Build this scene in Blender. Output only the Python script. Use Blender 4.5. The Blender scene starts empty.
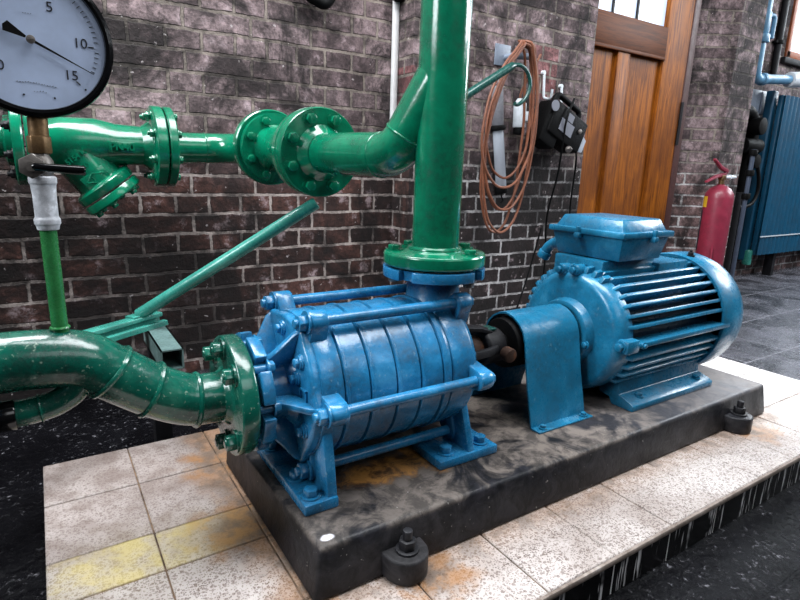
import bpy, bmesh, math, random
from mathutils import Vector, Matrix, Quaternion
random.seed(7)
scn = bpy.context.scene
COL = scn.collection
PI = math.pi
LIFT = 0.165            # the whole place is modelled with z=0 on the plinth top, then lifted so that the floor is z=0

# ------------------------------------------------------------------ materials
MATS = {}
def new_mat(name):
    m = bpy.data.materials.new(name); m.use_nodes = True
    nt = m.node_tree
    for n in list(nt.nodes): nt.nodes.remove(n)
    out = nt.nodes.new('ShaderNodeOutputMaterial')
    b = nt.nodes.new('ShaderNodeBsdfPrincipled')
    nt.links.new(b.outputs[0], out.inputs[0])
    return m, nt, b
def N(nt, t, **kw):
    n = nt.nodes.new('ShaderNode' + t)
    for k, v in kw.items(): setattr(n, k, v)
    return n
def setin(nt, sock, v):
    if isinstance(v, bpy.types.NodeSocket): nt.links.new(v, sock)
    elif v is not None:
        try: sock.default_value = v
        except Exception: sock.default_value = (*v, 1.0)
def objco(nt): return N(nt, 'TexCoord').outputs['Object']
def noise(nt, co, scale, detail=4, rough=.6, dist=0.0):
    n = N(nt, 'TexNoise'); setin(nt, n.inputs['Vector'], co)
    n.inputs['Scale'].default_value = scale; n.inputs['Detail'].default_value = detail
    n.inputs['Roughness'].default_value = rough; n.inputs['Distortion'].default_value = dist
    return n.outputs['Fac']
def ramp(nt, fac, lo, hi, a=0.0, b=1.0):
    n = N(nt, 'MapRange'); n.interpolation_type = 'SMOOTHSTEP'
    setin(nt, n.inputs['Value'], fac)
    n.inputs['From Min'].default_value = lo; n.inputs['From Max'].default_value = hi
    n.inputs['To Min'].default_value = a; n.inputs['To Max'].default_value = b
    return n.outputs['Result']
def mixc(nt, f, a, b, mode='MIX'):
    n = N(nt, 'Mix'); n.data_type = 'RGBA'; n.blend_type = mode
    setin(nt, n.inputs[0], f)
    for s, v in ((n.inputs[6], a), (n.inputs[7], b)):
        if isinstance(v, bpy.types.NodeSocket): nt.links.new(v, s)
        else: s.default_value = (*v, 1.0) if len(v) == 3 else v
    return n.outputs[2]
def math_(nt, op, a, b=None, c=None):
    n = N(nt, 'Math', operation=op)
    for i, v in enumerate((a, b, c)):
        if v is not None: setin(nt, n.inputs[i], v)
    return n.outputs[0]
def bump(nt, bsdf, h, strength=.3, dist=.002):
    n = N(nt, 'Bump'); n.inputs['Strength'].default_value = strength; n.inputs['Distance'].default_value = dist
    setin(nt, n.inputs['Height'], h); nt.links.new(n.outputs[0], bsdf.inputs['Normal'])
def sep(nt, co):
    n = N(nt, 'SeparateXYZ'); setin(nt, n.inputs[0], co); return n.outputs
def S(r, g, b):         # sRGB 0-255 -> linear
    f = lambda c: (c/255/12.92) if c/255 <= .04045 else ((c/255+.055)/1.055)**2.4
    return (f(r), f(g), f(b))

def paint(name, col, dirt=(.02, .018, .015), amt=.5, scale=9, rough=.3, metal=0, light=None, lamt=.3, bmp=.15, bscale=60, coat=0.0, spots=None, spotamt=.0, spec=.5):
    """old enamel paint: tonal mottling, grime patches, faded patches, chips, orange-peel bump"""
    m, nt, b = new_mat(name); co = objco(nt)
    n1 = noise(nt, co, scale, 6, .65, .3); n2 = noise(nt, co, scale*3.1, 5, .6)
    n3 = noise(nt, co, scale*11, 3, .7)
    c = mixc(nt, ramp(nt, n2, .35, .7, 0, .35), col, tuple(x*.55 for x in col))
    if light: c = mixc(nt, ramp(nt, n1, .55, .72, 0, lamt), c, light)
    d = math_(nt, 'MULTIPLY', ramp(nt, n1, .38, .62, 1, 0), ramp(nt, n3, .3, .7, .4, 1))
    d = math_(nt, 'MULTIPLY', d, amt)
    c = mixc(nt, d, c, dirt)
    if spots:
        sp = ramp(nt, noise(nt, co, scale*17, 2, .5), .66, .70, 0, spotamt)
        c = mixc(nt, sp, c, spots)
    nt.links.new(c, b.inputs['Base Color'])
    r = math_(nt, 'ADD', ramp(nt, n3, .3, .7, rough*.8, rough*1.2), math_(nt, 'MULTIPLY', d, .25))
    nt.links.new(r, b.inputs['Roughness'])
    b.inputs['Metallic'].default_value = metal
    b.inputs['Specular IOR Level'].default_value = spec
    b.inputs['Coat Weight'].default_value = coat; b.inputs['Coat Roughness'].default_value = .12
    h = math_(nt, 'ADD', noise(nt, co, bscale, 3, .5), math_(nt, 'MULTIPLY', n1, 1.5))
    bump(nt, b, h, bmp, .004)
    MATS[name] = m; return m
def plain(name, col, rough=.5, metal=0, emit=None, es=1.0):
    m, nt, b = new_mat(name)
    co = objco(nt); n = noise(nt, co, 25, 4)
    c = mixc(nt, ramp(nt, n, .3, .7, 0, .3), col, tuple(x*.6 for x in col))
    nt.links.new(c, b.inputs['Base Color']); b.inputs['Roughness'].default_value = rough; b.inputs['Metallic'].default_value = metal
    if emit:
        b.inputs['Emission Color'].default_value = (*emit, 1); b.inputs['Emission Strength'].default_value = es
    MATS[name] = m; return m

GREEN = paint('green_enamel', S(4, 122, 88), dirt=S(2, 38, 30), amt=.6, scale=7, rough=.14, light=S(18, 142, 110), lamt=.35, bmp=.12, bscale=45, coat=.6)
GREEN_OLD = paint('aged_green_enamel', S(10, 92, 76), dirt=S(6, 32, 28), amt=.7, scale=11, rough=.17, light=S(64, 134, 112), lamt=.45, bmp=.28, bscale=40, coat=.5, spots=S(170, 190, 170), spotamt=.35)
GREEN_LIGHT = paint('bright_green_enamel', S(46, 122, 66), dirt=S(24, 54, 28), amt=.4, scale=14, rough=.25, light=S(90, 165, 90), lamt=.4, coat=.3)
TEAL = paint('pale_teal_enamel', S(54, 138, 124), dirt=S(20, 54, 50), amt=.4, scale=9, rough=.25, light=S(110, 175, 160), lamt=.4, coat=.2)
TEALG = paint('grey_teal_enamel', S(96, 120, 118), dirt=S(30, 50, 48), amt=.6, scale=14, rough=.35, light=S(170, 184, 184), lamt=.6)
TEAL_DARK = paint('dark_teal_enamel', S(20, 75, 68), dirt=S(10, 35, 32), amt=.4, scale=9, rough=.25, coat=.3)
BLUE = paint('blue_enamel', S(32, 118, 166), dirt=S(8, 34, 50), amt=.65, scale=10, rough=.24, light=S(84, 160, 204), lamt=.45, bmp=.2, bscale=55, coat=.25, spots=S(150, 180, 195), spotamt=.25)
BLUE_M = paint('motor_blue_enamel', S(26, 114, 152), dirt=S(8, 40, 54), amt=.55, scale=8, rough=.27, light=S(70, 154, 190), lamt=.45, bmp=.16, bscale=55, coat=.15, spots=S(140, 180, 195), spotamt=.2)
BLUE_SHADE = paint('shaded_blue_enamel', S(8, 48, 72), dirt=S(5, 18, 28), amt=.6, scale=9, rough=.32)  # motor blue with the shade of the fin gaps painted in
RADB = paint('radiator_blue', S(14, 78, 108), dirt=S(6, 36, 54), amt=.35, scale=5, rough=.4, bmp=.1)
PIPEB = paint('pipe_blue', S(96, 144, 176), dirt=S(50, 80, 104), amt=.4, scale=14, rough=.3)
DARKM = paint('dark_iron', S(24, 24, 28), dirt=S(12, 10, 10), amt=.5, scale=14, rough=.5, light=S(54, 54, 58), lamt=.4, spec=.3)
RUST = paint('rusty_iron', S(60, 42, 34), dirt=S(30, 18, 12), amt=.6, scale=22, rough=.75, light=S(130, 76, 40), lamt=.7, spec=.2)
BLACK = paint('black_plastic', S(8, 8, 9), dirt=S(5, 5, 6), amt=.3, scale=14, rough=.6, spec=.12)
BLACKG = paint('glossy_black', S(10, 10, 12), dirt=S(5, 5, 6), amt=.2, scale=10, rough=.12, bmp=.04)
BRASS = paint('worn_brass', S(120, 92, 60), dirt=S(46, 34, 24), amt=.6, scale=40, rough=.4, metal=.6, light=S(170, 140, 100), lamt=.6)
STEEL = paint('dull_steel', S(128, 122, 118), dirt=S(70, 64, 60), amt=.5, scale=40, rough=.35, metal=.6)
GALV = paint('whitewashed_steel', S(196, 198, 204), dirt=S(110, 112, 120), amt=.5, scale=55, rough=.4, light=S(240, 242, 250), lamt=.8)
GREYM = paint('grey_sheet_metal', S(120, 130, 145), dirt=S(70, 76, 86), amt=.4, scale=16, rough=.4)
CONDUIT = paint('blue_grey_pipe', S(74, 84, 102), dirt=S(36, 40, 50), amt=.4, scale=20, rough=.35)
WHITE = paint('white_plastic', S(214, 220, 226), dirt=S(150, 156, 164), amt=.3, scale=20, rough=.35)
GREYP = paint('grey_plastic', S(120, 120, 126), dirt=S(60, 60, 64), amt=.4, scale=30, rough=.4)
CABLE = paint('orange_brown_cable', S(128, 76, 52), dirt=S(74, 40, 28), amt=.5, scale=20, rough=.5)
RED = paint('extinguisher_red', S(138, 40, 62), dirt=S(84, 18, 34), amt=.35, scale=9, rough=.4, light=S(160, 66, 86), lamt=.3, coat=.15)
YELLOW = plain('yellow_label', S(214, 170, 40), .5)
ORANGEW = paint('orange_wood_frame', S(160, 84, 44), dirt=S(80, 36, 20), amt=.4, scale=20, rough=.4)
MAROON = paint('maroon_trim', S(74, 40, 36), dirt=S(40, 22, 20), amt=.4, scale=20, rough=.5)
DIAL = plain('dial_white', S(186, 202, 232), .35)
INK = plain('ink', S(26, 28, 40), .5)
LABELG = plain('grey_label', S(112, 114, 124), .5)
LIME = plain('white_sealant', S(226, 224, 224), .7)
SKYP = plain('bright_daylight_pane', S(150, 160, 180), .2, emit=(.66, .80, 1.0), es=.88)
LENS = plain('pale_tube_lens', S(160, 166, 176), .2)

def shifted(nt, off):
    n = N(nt, 'VectorMath', operation='ADD'); setin(nt, n.inputs[0], objco(nt)); n.inputs[1].default_value = off; return n.outputs[0]
def cells(nt, co, scale, lo, hi):
    """small round specks of varying size"""
    v = N(nt, 'TexVoronoi'); setin(nt, v.inputs['Vector'], co); v.inputs['Scale'].default_value = scale
    r = sep(nt, v.outputs['Color'])[0]
    return ramp(nt, math_(nt, 'SUBTRACT', v.outputs['Distance'], math_(nt, 'MULTIPLY', r, hi-lo)), lo-.06, lo+.06, 1, 0)
def brick_mat():
    m, nt, b = new_mat('old_brickwork'); co = objco(nt)
    x, y, z = sep(nt, co)
    nrm = sep(nt, N(nt, 'NewGeometry').outputs['Normal'])
    side = math_(nt, 'GREATER_THAN', math_(nt, 'ABSOLUTE', nrm[0]), .72)
    u = math_(nt, 'ADD', math_(nt, 'MULTIPLY', x, math_(nt, 'SUBTRACT', 1.0, side)), math_(nt, 'MULTIPLY', y, side))
    wob = math_(nt, 'MULTIPLY', math_(nt, 'SUBTRACT', noise(nt, co, 9, 2), .5), .012)
    wob2 = math_(nt, 'MULTIPLY', math_(nt, 'SUBTRACT', noise(nt, co, 55, 3), .5), .011)
    wob3 = math_(nt, 'MULTIPLY', math_(nt, 'SUBTRACT', noise(nt, co, 70, 3), .5), .008)
    cmb = N(nt, 'CombineXYZ'); setin(nt, cmb.inputs[0], math_(nt, 'ADD', u, wob2))
    setin(nt, cmb.inputs[1], math_(nt, 'ADD', math_(nt, 'ADD', z, 10*.0625+.0915-.157+.0625), math_(nt, 'ADD', wob, wob3)))
    br = N(nt, 'TexBrick'); setin(nt, br.inputs['Vector'], cmb.outputs[0])
    br.offset = .5; br.offset_frequency = 2; br.squash = .5; br.squash_frequency = 2
    br.inputs['Scale'].default_value = 1; br.inputs['Brick Width'].default_value = .21; br.inputs['Row Height'].default_value = .0625
    br.inputs['Mortar Size'].default_value = .0064; br.inputs['Mortar Smooth'].default_value = .35; br.inputs['Bias'].default_value = 0
    br.inputs['Color1'].default_value = (0, 0, 0, 1); br.inputs['Color2'].default_value = (1, 1, 1, 1); br.inputs['Mortar'].default_value = (.5, .5, .5, 1)
    rnd = sep(nt, br.outputs['Color'])[0]
    fac = br.outputs['Fac']
    big = noise(nt, co, 2.2, 4, .6, .4); mid = noise(nt, co, 14, 5, .7); fine = noise(nt, co, 85, 4, .7)
    # light contrast painted in: pale upper courses, dark lower ones, the border ragged
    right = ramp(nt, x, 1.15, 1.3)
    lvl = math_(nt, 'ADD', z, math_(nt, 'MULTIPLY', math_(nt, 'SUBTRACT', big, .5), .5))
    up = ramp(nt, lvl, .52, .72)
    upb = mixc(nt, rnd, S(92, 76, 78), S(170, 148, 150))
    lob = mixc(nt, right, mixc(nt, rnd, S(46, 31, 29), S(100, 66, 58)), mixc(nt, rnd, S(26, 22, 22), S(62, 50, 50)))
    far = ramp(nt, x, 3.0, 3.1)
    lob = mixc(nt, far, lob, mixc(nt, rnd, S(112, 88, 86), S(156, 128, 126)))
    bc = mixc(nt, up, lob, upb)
    # three fresh red bricks beside the hook, two in the corner
    def box(ax0, ax1, z0, z1):
        f = math_(nt, 'MULTIPLY', math_(nt, 'GREATER_THAN', x, ax0), math_(nt, 'LESS_THAN', x, ax1))
        f = math_(nt, 'MULTIPLY', f, math_(nt, 'GREATER_THAN', z, z0)); return math_(nt, 'MULTIPLY', f, math_(nt, 'LESS_THAN', z, z1))
    redf = math_(nt, 'MAXIMUM', box(1.79, 1.93, .85, 1.06), box(1.17, 1.32, .72, .91))
    bc = mixc(nt, math_(nt, 'MULTIPLY', redf, .75), bc, S(150, 92, 92))
    bc = mixc(nt, ramp(nt, mid, .36, .60, .68, 0), bc, S(26, 20, 20))
    bc = mixc(nt, ramp(nt, noise(nt, co, 34, 5, .75), .42, .56, .4, 0), bc, S(30, 23, 23))
    bc = mixc(nt, ramp(nt, mid, .56, .70, 0, .6), bc, S(190, 170, 174))
    bc = mixc(nt, ramp(nt, fine, .5, .72, 0, .6), bc, S(20, 15, 15))
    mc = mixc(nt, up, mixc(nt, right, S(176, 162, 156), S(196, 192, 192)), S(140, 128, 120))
    mc = mixc(nt, ramp(nt, mid, .36, .6, .6, 0), mc, S(40, 34, 32))
    mc = mixc(nt, ramp(nt, fine, .5, .8, 0, .4), mc, S(40, 36, 34))
    c = mixc(nt, fac, bc, mc)
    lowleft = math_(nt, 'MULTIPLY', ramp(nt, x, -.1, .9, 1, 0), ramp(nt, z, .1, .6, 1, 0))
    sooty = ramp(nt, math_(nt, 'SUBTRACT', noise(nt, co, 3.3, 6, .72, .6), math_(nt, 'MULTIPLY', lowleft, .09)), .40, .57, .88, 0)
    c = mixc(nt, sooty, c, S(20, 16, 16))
    crack = math_(nt, 'MULTIPLY', ramp(nt, math_(nt, 'ABSOLUTE', math_(nt, 'SUBTRACT', fac, .35)), 0, .3, 1, 0), ramp(nt, noise(nt, co, 11, 3), .34, .5))
    c = mixc(nt, math_(nt, 'MULTIPLY', crack, .75), c, S(18, 14, 14))
    flecks = ramp(nt, noise(nt, co, 52, 3, .55), .69, .73, 0, .6)
    c = mixc(nt, flecks, c, S(196, 186, 186))
    nt.links.new(c, b.inputs['Base Color'])
    b.inputs['Roughness'].default_value = .82; b.inputs['Specular IOR Level'].default_value = .3
    h = math_(nt, 'ADD', math_(nt, 'MULTIPLY', fac, -1.0), math_(nt, 'MULTIPLY', mid, .55))
    h = math_(nt, 'ADD', h, math_(nt, 'MULTIPLY', fine, .25))
    bump(nt, b, h, 1.0, .011)
    return m
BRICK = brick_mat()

def wood_mat():
    m, nt, b = new_mat('varnished_oak'); co = objco(nt)
    mp = N(nt, 'Mapping'); setin(nt, mp.inputs[0], co); mp.inputs['Scale'].default_value = (14, 14, .9)
    g = noise(nt, mp.outputs[0], 4, 6, .7, 1.2); f = noise(nt, mp.outputs[0], 22, 3, .6); big = noise(nt, co, 3.5, 3)
    c = mixc(nt, ramp(nt, g, .3, .7), S(88, 42, 8), S(172, 98, 20))
    c = mixc(nt, ramp(nt, big, .4, .65, 0, .55), c, S(92, 46, 16))
    c = mixc(nt, ramp(nt, f, .55, .8, 0, .4), c, S(70, 36, 14))
    nt.links.new(c, b.inputs['Base Color']); b.inputs['Roughness'].default_value = .5; b.inputs['Specular IOR Level'].default_value = .25
    bump(nt, b, g, .15, .003); return m
WOOD = wood_mat()
def wood2_mat():
    m, nt, b = new_mat('brown_oak_rail'); co = objco(nt)
    mp = N(nt, 'Mapping'); setin(nt, mp.inputs[0], co); mp.inputs['Scale'].default_value = (.9, 14, 14)
    g = noise(nt, mp.outputs[0], 4, 6, .7, 1.2)
    c = mixc(nt, ramp(nt, g, .3, .7), S(72, 36, 14), S(112, 60, 26))
    nt.links.new(c, b.inputs['Base Color']); b.inputs['Roughness'].default_value = .55; b.inputs['Specular IOR Level'].default_value = .25; bump(nt, b, g, .15, .003); return m
WOOD2 = wood2_mat()

def floor_mat():
    """black glossy stone paving with fine joints, scratches, painted-in wet glints and far window sheen"""
    m, nt, b = new_mat('black_stone_paving'); co = objco(nt)
    br = N(nt, 'TexBrick'); setin(nt, br.inputs['Vector'], co); br.offset = .5; br.squash = 1
    br.inputs['Scale'].default_value = 1; br.inputs['Brick Width'].default_value = .33; br.inputs['Row Height'].default_value = .33
    br.inputs['Mortar Size'].default_value = .004; br.inputs['Mortar Smooth'].default_value = .3
    fac = br.outputs['Fac']
    n1 = noise(nt, co, 5, 6, .7, .5); n2 = noise(nt, co, 75, 5, .8, .6); n3 = noise(nt, co, 130, 2, .6)
    c = mixc(nt, ramp(nt, n1, .35, .7), S(5, 5, 7), S(16, 16, 19))
    x = sep(nt, co)[0]
    far_sheen = ramp(nt, math_(nt, 'ADD', x, math_(nt, 'MULTIPLY', sep(nt, co)[1], 1.2)), 2.3, 3.1)  # window reflection on the far floor, painted in as grey
    nt.links.new(ramp(nt, far_sheen, 0, 1, .07, .5), b.inputs['Specular IOR Level'])
    c = mixc(nt, far_sheen, c, mixc(nt, ramp(nt, n1, .35, .65), S(40, 40, 44), S(104, 104, 112)))
    c = mixc(nt, math_(nt, 'MULTIPLY', ramp(nt, n2, .60, .66, 0, .75), ramp(nt, n1, .40, .56)), c, S(150, 148, 154))  # pale flecks: scratches and painted-in wet glints
    c = mixc(nt, math_(nt, 'MULTIPLY', fac, ramp(nt, far_sheen, 0, 1, .0, .8)), c, S(150, 150, 158))
    nt.links.new(c, b.inputs['Base Color'])
    nt.links.new(ramp(nt, n2, .3, .7, .12, .34), b.inputs['Roughness'])
    h = math_(nt, 'ADD', math_(nt, 'MULTIPLY', n2, .8), math_(nt, 'ADD', math_(nt, 'MULTIPLY', n3, .35), math_(nt, 'MULTIPLY', fac, -.8)))
    bump(nt, b, h, .55, .006); return m
FLOOR = floor_mat()

def tile_mat():
    """off-white terrazzo with brown specks; rust and yellow stains where the pump has leaked"""
    m, nt, b = new_mat('speckled_terrazzo_tile'); co = shifted(nt, (.9, .87, -.165))
    x, y, z = sep(nt, co)
    big = noise(nt, co, 5, 5, .65, .4); mid = noise(nt, co, 22, 4, .65)
    speck = cells(nt, co, 340, .06, .62)
    speck2 = noise(nt, co, 120, 3, .6)
    c = mixc(nt, ramp(nt, big, .35, .7), S(186, 178, 174), S(150, 139, 133))
    c = mixc(nt, math_(nt, 'MULTIPLY', speck, ramp(nt, mid, .35, .6, .9, .45)), c, S(74, 58, 52))
    c = mixc(nt, math_(nt, 'MULTIPLY', cells(nt, co, 160, .02, .52), .6), c, S(88, 70, 62))
    left = math_(nt, 'MULTIPLY', ramp(nt, x, .1, .55, 1, 0), ramp(nt, math_(nt, 'ADD', y, math_(nt, 'MULTIPLY', big, .3)), .96, 1.12, .25, 1))
    c = mixc(nt, math_(nt, 'MULTIPLY', left, ramp(nt, mid, .3, .65, .85, .5)), c, S(112, 98, 92))
    c = mixc(nt, math_(nt, 'MULTIPLY', ramp(nt, x, 1.62, 1.68), .6), c, S(236, 236, 238))  # sun patch painted in: tiles at the right end whitened
    def blob(cx, cy, r, rag=.12):
        dx = math_(nt, 'SUBTRACT', x, cx); dy = math_(nt, 'SUBTRACT', y, cy)
        d = math_(nt, 'SQRT', math_(nt, 'ADD', math_(nt, 'MULTIPLY', dx, dx), math_(nt, 'MULTIPLY', dy, dy)))
        d = math_(nt, 'ADD', d, math_(nt, 'MULTIPLY', math_(nt, 'SUBTRACT', mid, .5), rag))
        return ramp(nt, d, r*.3, r, 1, 0)
    row = math_(nt, 'MULTIPLY', math_(nt, 'GREATER_THAN', y, .822), math_(nt, 'LESS_THAN', y, .932))
    yel = math_(nt, 'MULTIPLY', math_(nt, 'MAXIMUM', blob(.06, .87, .15), blob(.18, .88, .14)), math_(nt, 'ADD', math_(nt, 'MULTIPLY', math_(nt, 'MULTIPLY', row, ramp(nt, mid, .35, .62, .85, .3)), .7), .05))
    c = mixc(nt, yel, c, S(196, 178, 106))
    edge = math_(nt, 'MULTIPLY', ramp(nt, math_(nt, 'ADD', x, math_(nt, 'MULTIPLY', math_(nt, 'SUBTRACT', big, .5), .16)), .19, .275), math_(nt, 'LESS_THAN', x, .32))
    rim = math_(nt, 'MULTIPLY', edge, math_(nt, 'GREATER_THAN', y, .62))
    rust = math_(nt, 'MAXIMUM', math_(nt, 'MULTIPLY', rim, ramp(nt, mid, .3, .6, .6, 1)), math_(nt, 'MAXIMUM', blob(.25, .87, .12), blob(.27, 1.12, .10)))
    front = math_(nt, 'MULTIPLY', ramp(nt, y, .56, .63), ramp(nt, mid, .35, .6, .2, .8))
    rust = math_(nt, 'MAXIMUM', rust, math_(nt, 'MULTIPLY', math_(nt, 'MULTIPLY', front, math_(nt, 'LESS_THAN', y, .66)), math_(nt, 'GREATER_THAN', x, .3)))
    rust = math_(nt, 'MAXIMUM', rust, math_(nt, 'MAXIMUM', blob(.47, .60, .09), blob(1.50, .60, .09)))
    c = mixc(nt, math_(nt, 'MULTIPLY', rust, .8), c, mixc(nt, ramp(nt, mid, .4, .62), S(138, 96, 54), S(86, 64, 44)))
    ch = ramp(nt, noise(nt, co, 13, 6, .7, 1), .66, .72, 0, .5)
    c = mixc(nt, ch, c, S(60, 48, 42))
    nt.links.new(c, b.inputs['Base Color'])
    nt.links.new(ramp(nt, mid, .3, .7, .38, .6), b.inputs['Roughness'])
    bump(nt, b, speck2, .12, .002); return m
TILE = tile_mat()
def grout_mat():
    m, nt, b = new_mat('dirty_grout'); co = objco(nt)
    c = mixc(nt, ramp(nt, noise(nt, co, 30, 4), .35, .65), S(60, 46, 36), S(118, 96, 76))
    nt.links.new(c, b.inputs['Base Color']); b.inputs['Roughness'].default_value = .85; return m
GROUT = grout_mat()
EDGE = paint('worn_tile_edge', S(140, 128, 120), dirt=S(70, 58, 50), amt=.7, scale=18, rough=.7, light=S(176, 168, 162), lamt=.6, spec=.2)
def skirt_mat():
    """black glazed upright tiles with limewater drips"""
    m, nt, b = new_mat('black_glazed_tile'); co = objco(nt)
    mp = N(nt, 'Mapping'); setin(nt, mp.inputs[0], co); mp.inputs['Scale'].default_value = (1, 1, .05)
    d = noise(nt, mp.outputs[0], 70, 3, .7); big = noise(nt, co, 9, 4)
    drip = math_(nt, 'MULTIPLY', ramp(nt, d, .56, .62), ramp(nt, big, .38, .52))
    c = mixc(nt, ramp(nt, big, .35, .7), S(8, 8, 9), S(20, 19, 20))
    c = mixc(nt, math_(nt, 'MULTIPLY', drip, .8), c, S(225, 223, 225)); b.inputs['Specular IOR Level'].default_value = .1
    nt.links.new(c, b.inputs['Base Color']); b.inputs['Roughness'].default_value = .25
    bump(nt, b, big, .1, .003); return m
SKIRT = skirt_mat()
def plinth_mat():
    """black-painted concrete, top scuffed with dried grey smears and a rust pool"""
    m, nt, b = new_mat('black_painted_concrete'); co = shifted(nt, (.95, .87, -.085))
    x, y, z = sep(nt, co)
    n1 = noise(nt, co, 7, 6, .65, 1.2); n2 = noise(nt, co, 26, 5, .7, .6); n3 = noise(nt, co, 110, 3, .6)
    top = ramp(nt, z, -.012, -.002)
    c = mixc(nt, ramp(nt, n2, .35, .7), S(15, 16, 19), S(36, 36, 41))
    smear = math_(nt, 'MULTIPLY', ramp(nt, n1, .42, .56), ramp(nt, n2, .38, .6, .35, .95))
    c = mixc(nt, math_(nt, 'MULTIPLY', smear, math_(nt, 'ADD', math_(nt, 'MULTIPLY', top, ramp(nt, x, .3, .9, .42, .8)), .05)), c, S(124, 114, 106))
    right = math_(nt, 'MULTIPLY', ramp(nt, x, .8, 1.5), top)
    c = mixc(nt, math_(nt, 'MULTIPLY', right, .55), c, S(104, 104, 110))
    def blob(cx, cy, rx, ry):
        dx = math_(nt, 'DIVIDE', math_(nt, 'SUBTRACT', x, cx), rx); dy = math_(nt, 'DIVIDE', math_(nt, 'SUBTRACT', y, cy), ry)
        d = math_(nt, 'SQRT', math_(nt, 'ADD', math_(nt, 'MULTIPLY', dx, dx), math_(nt, 'MULTIPLY', dy, dy)))
        d = math_(nt, 'ADD', d, math_(nt, 'MULTIPLY', math_(nt, 'SUBTRACT', n2, .5), .9))
        return ramp(nt, d, .55, 1.0, 1, 0)
    rp = math_(nt, 'MULTIPLY', math_(nt, 'MAXIMUM', blob(.50, .785, .12, .05), blob(.585, .80, .05, .08)), top)
    c = mixc(nt, math_(nt, 'MULTIPLY', rp, .85), c, mixc(nt, ramp(nt, n2, .4, .65), S(158, 112, 58), S(66, 44, 26)))
    c = mixc(nt, ramp(nt, n3, .70, .74, 0, .6), c, S(150, 146, 142))
    dab = blob(.315, .664, .013, .009)
    c = mixc(nt, math_(nt, 'MULTIPLY', dab, math_(nt, 'MULTIPLY', top, .9)), c, S(205, 205, 212))
    nt.links.new(c, b.inputs['Base Color'])
    nt.links.new(ramp(nt, n1, .35, .65, .36, .6), b.inputs['Roughness']); b.inputs['Specular IOR Level'].default_value = .22
    bump(nt, b, math_(nt, 'ADD', n2, math_(nt, 'MULTIPLY', n3, .4)), .35, .004); return m
PLINTH = plinth_mat()

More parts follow.
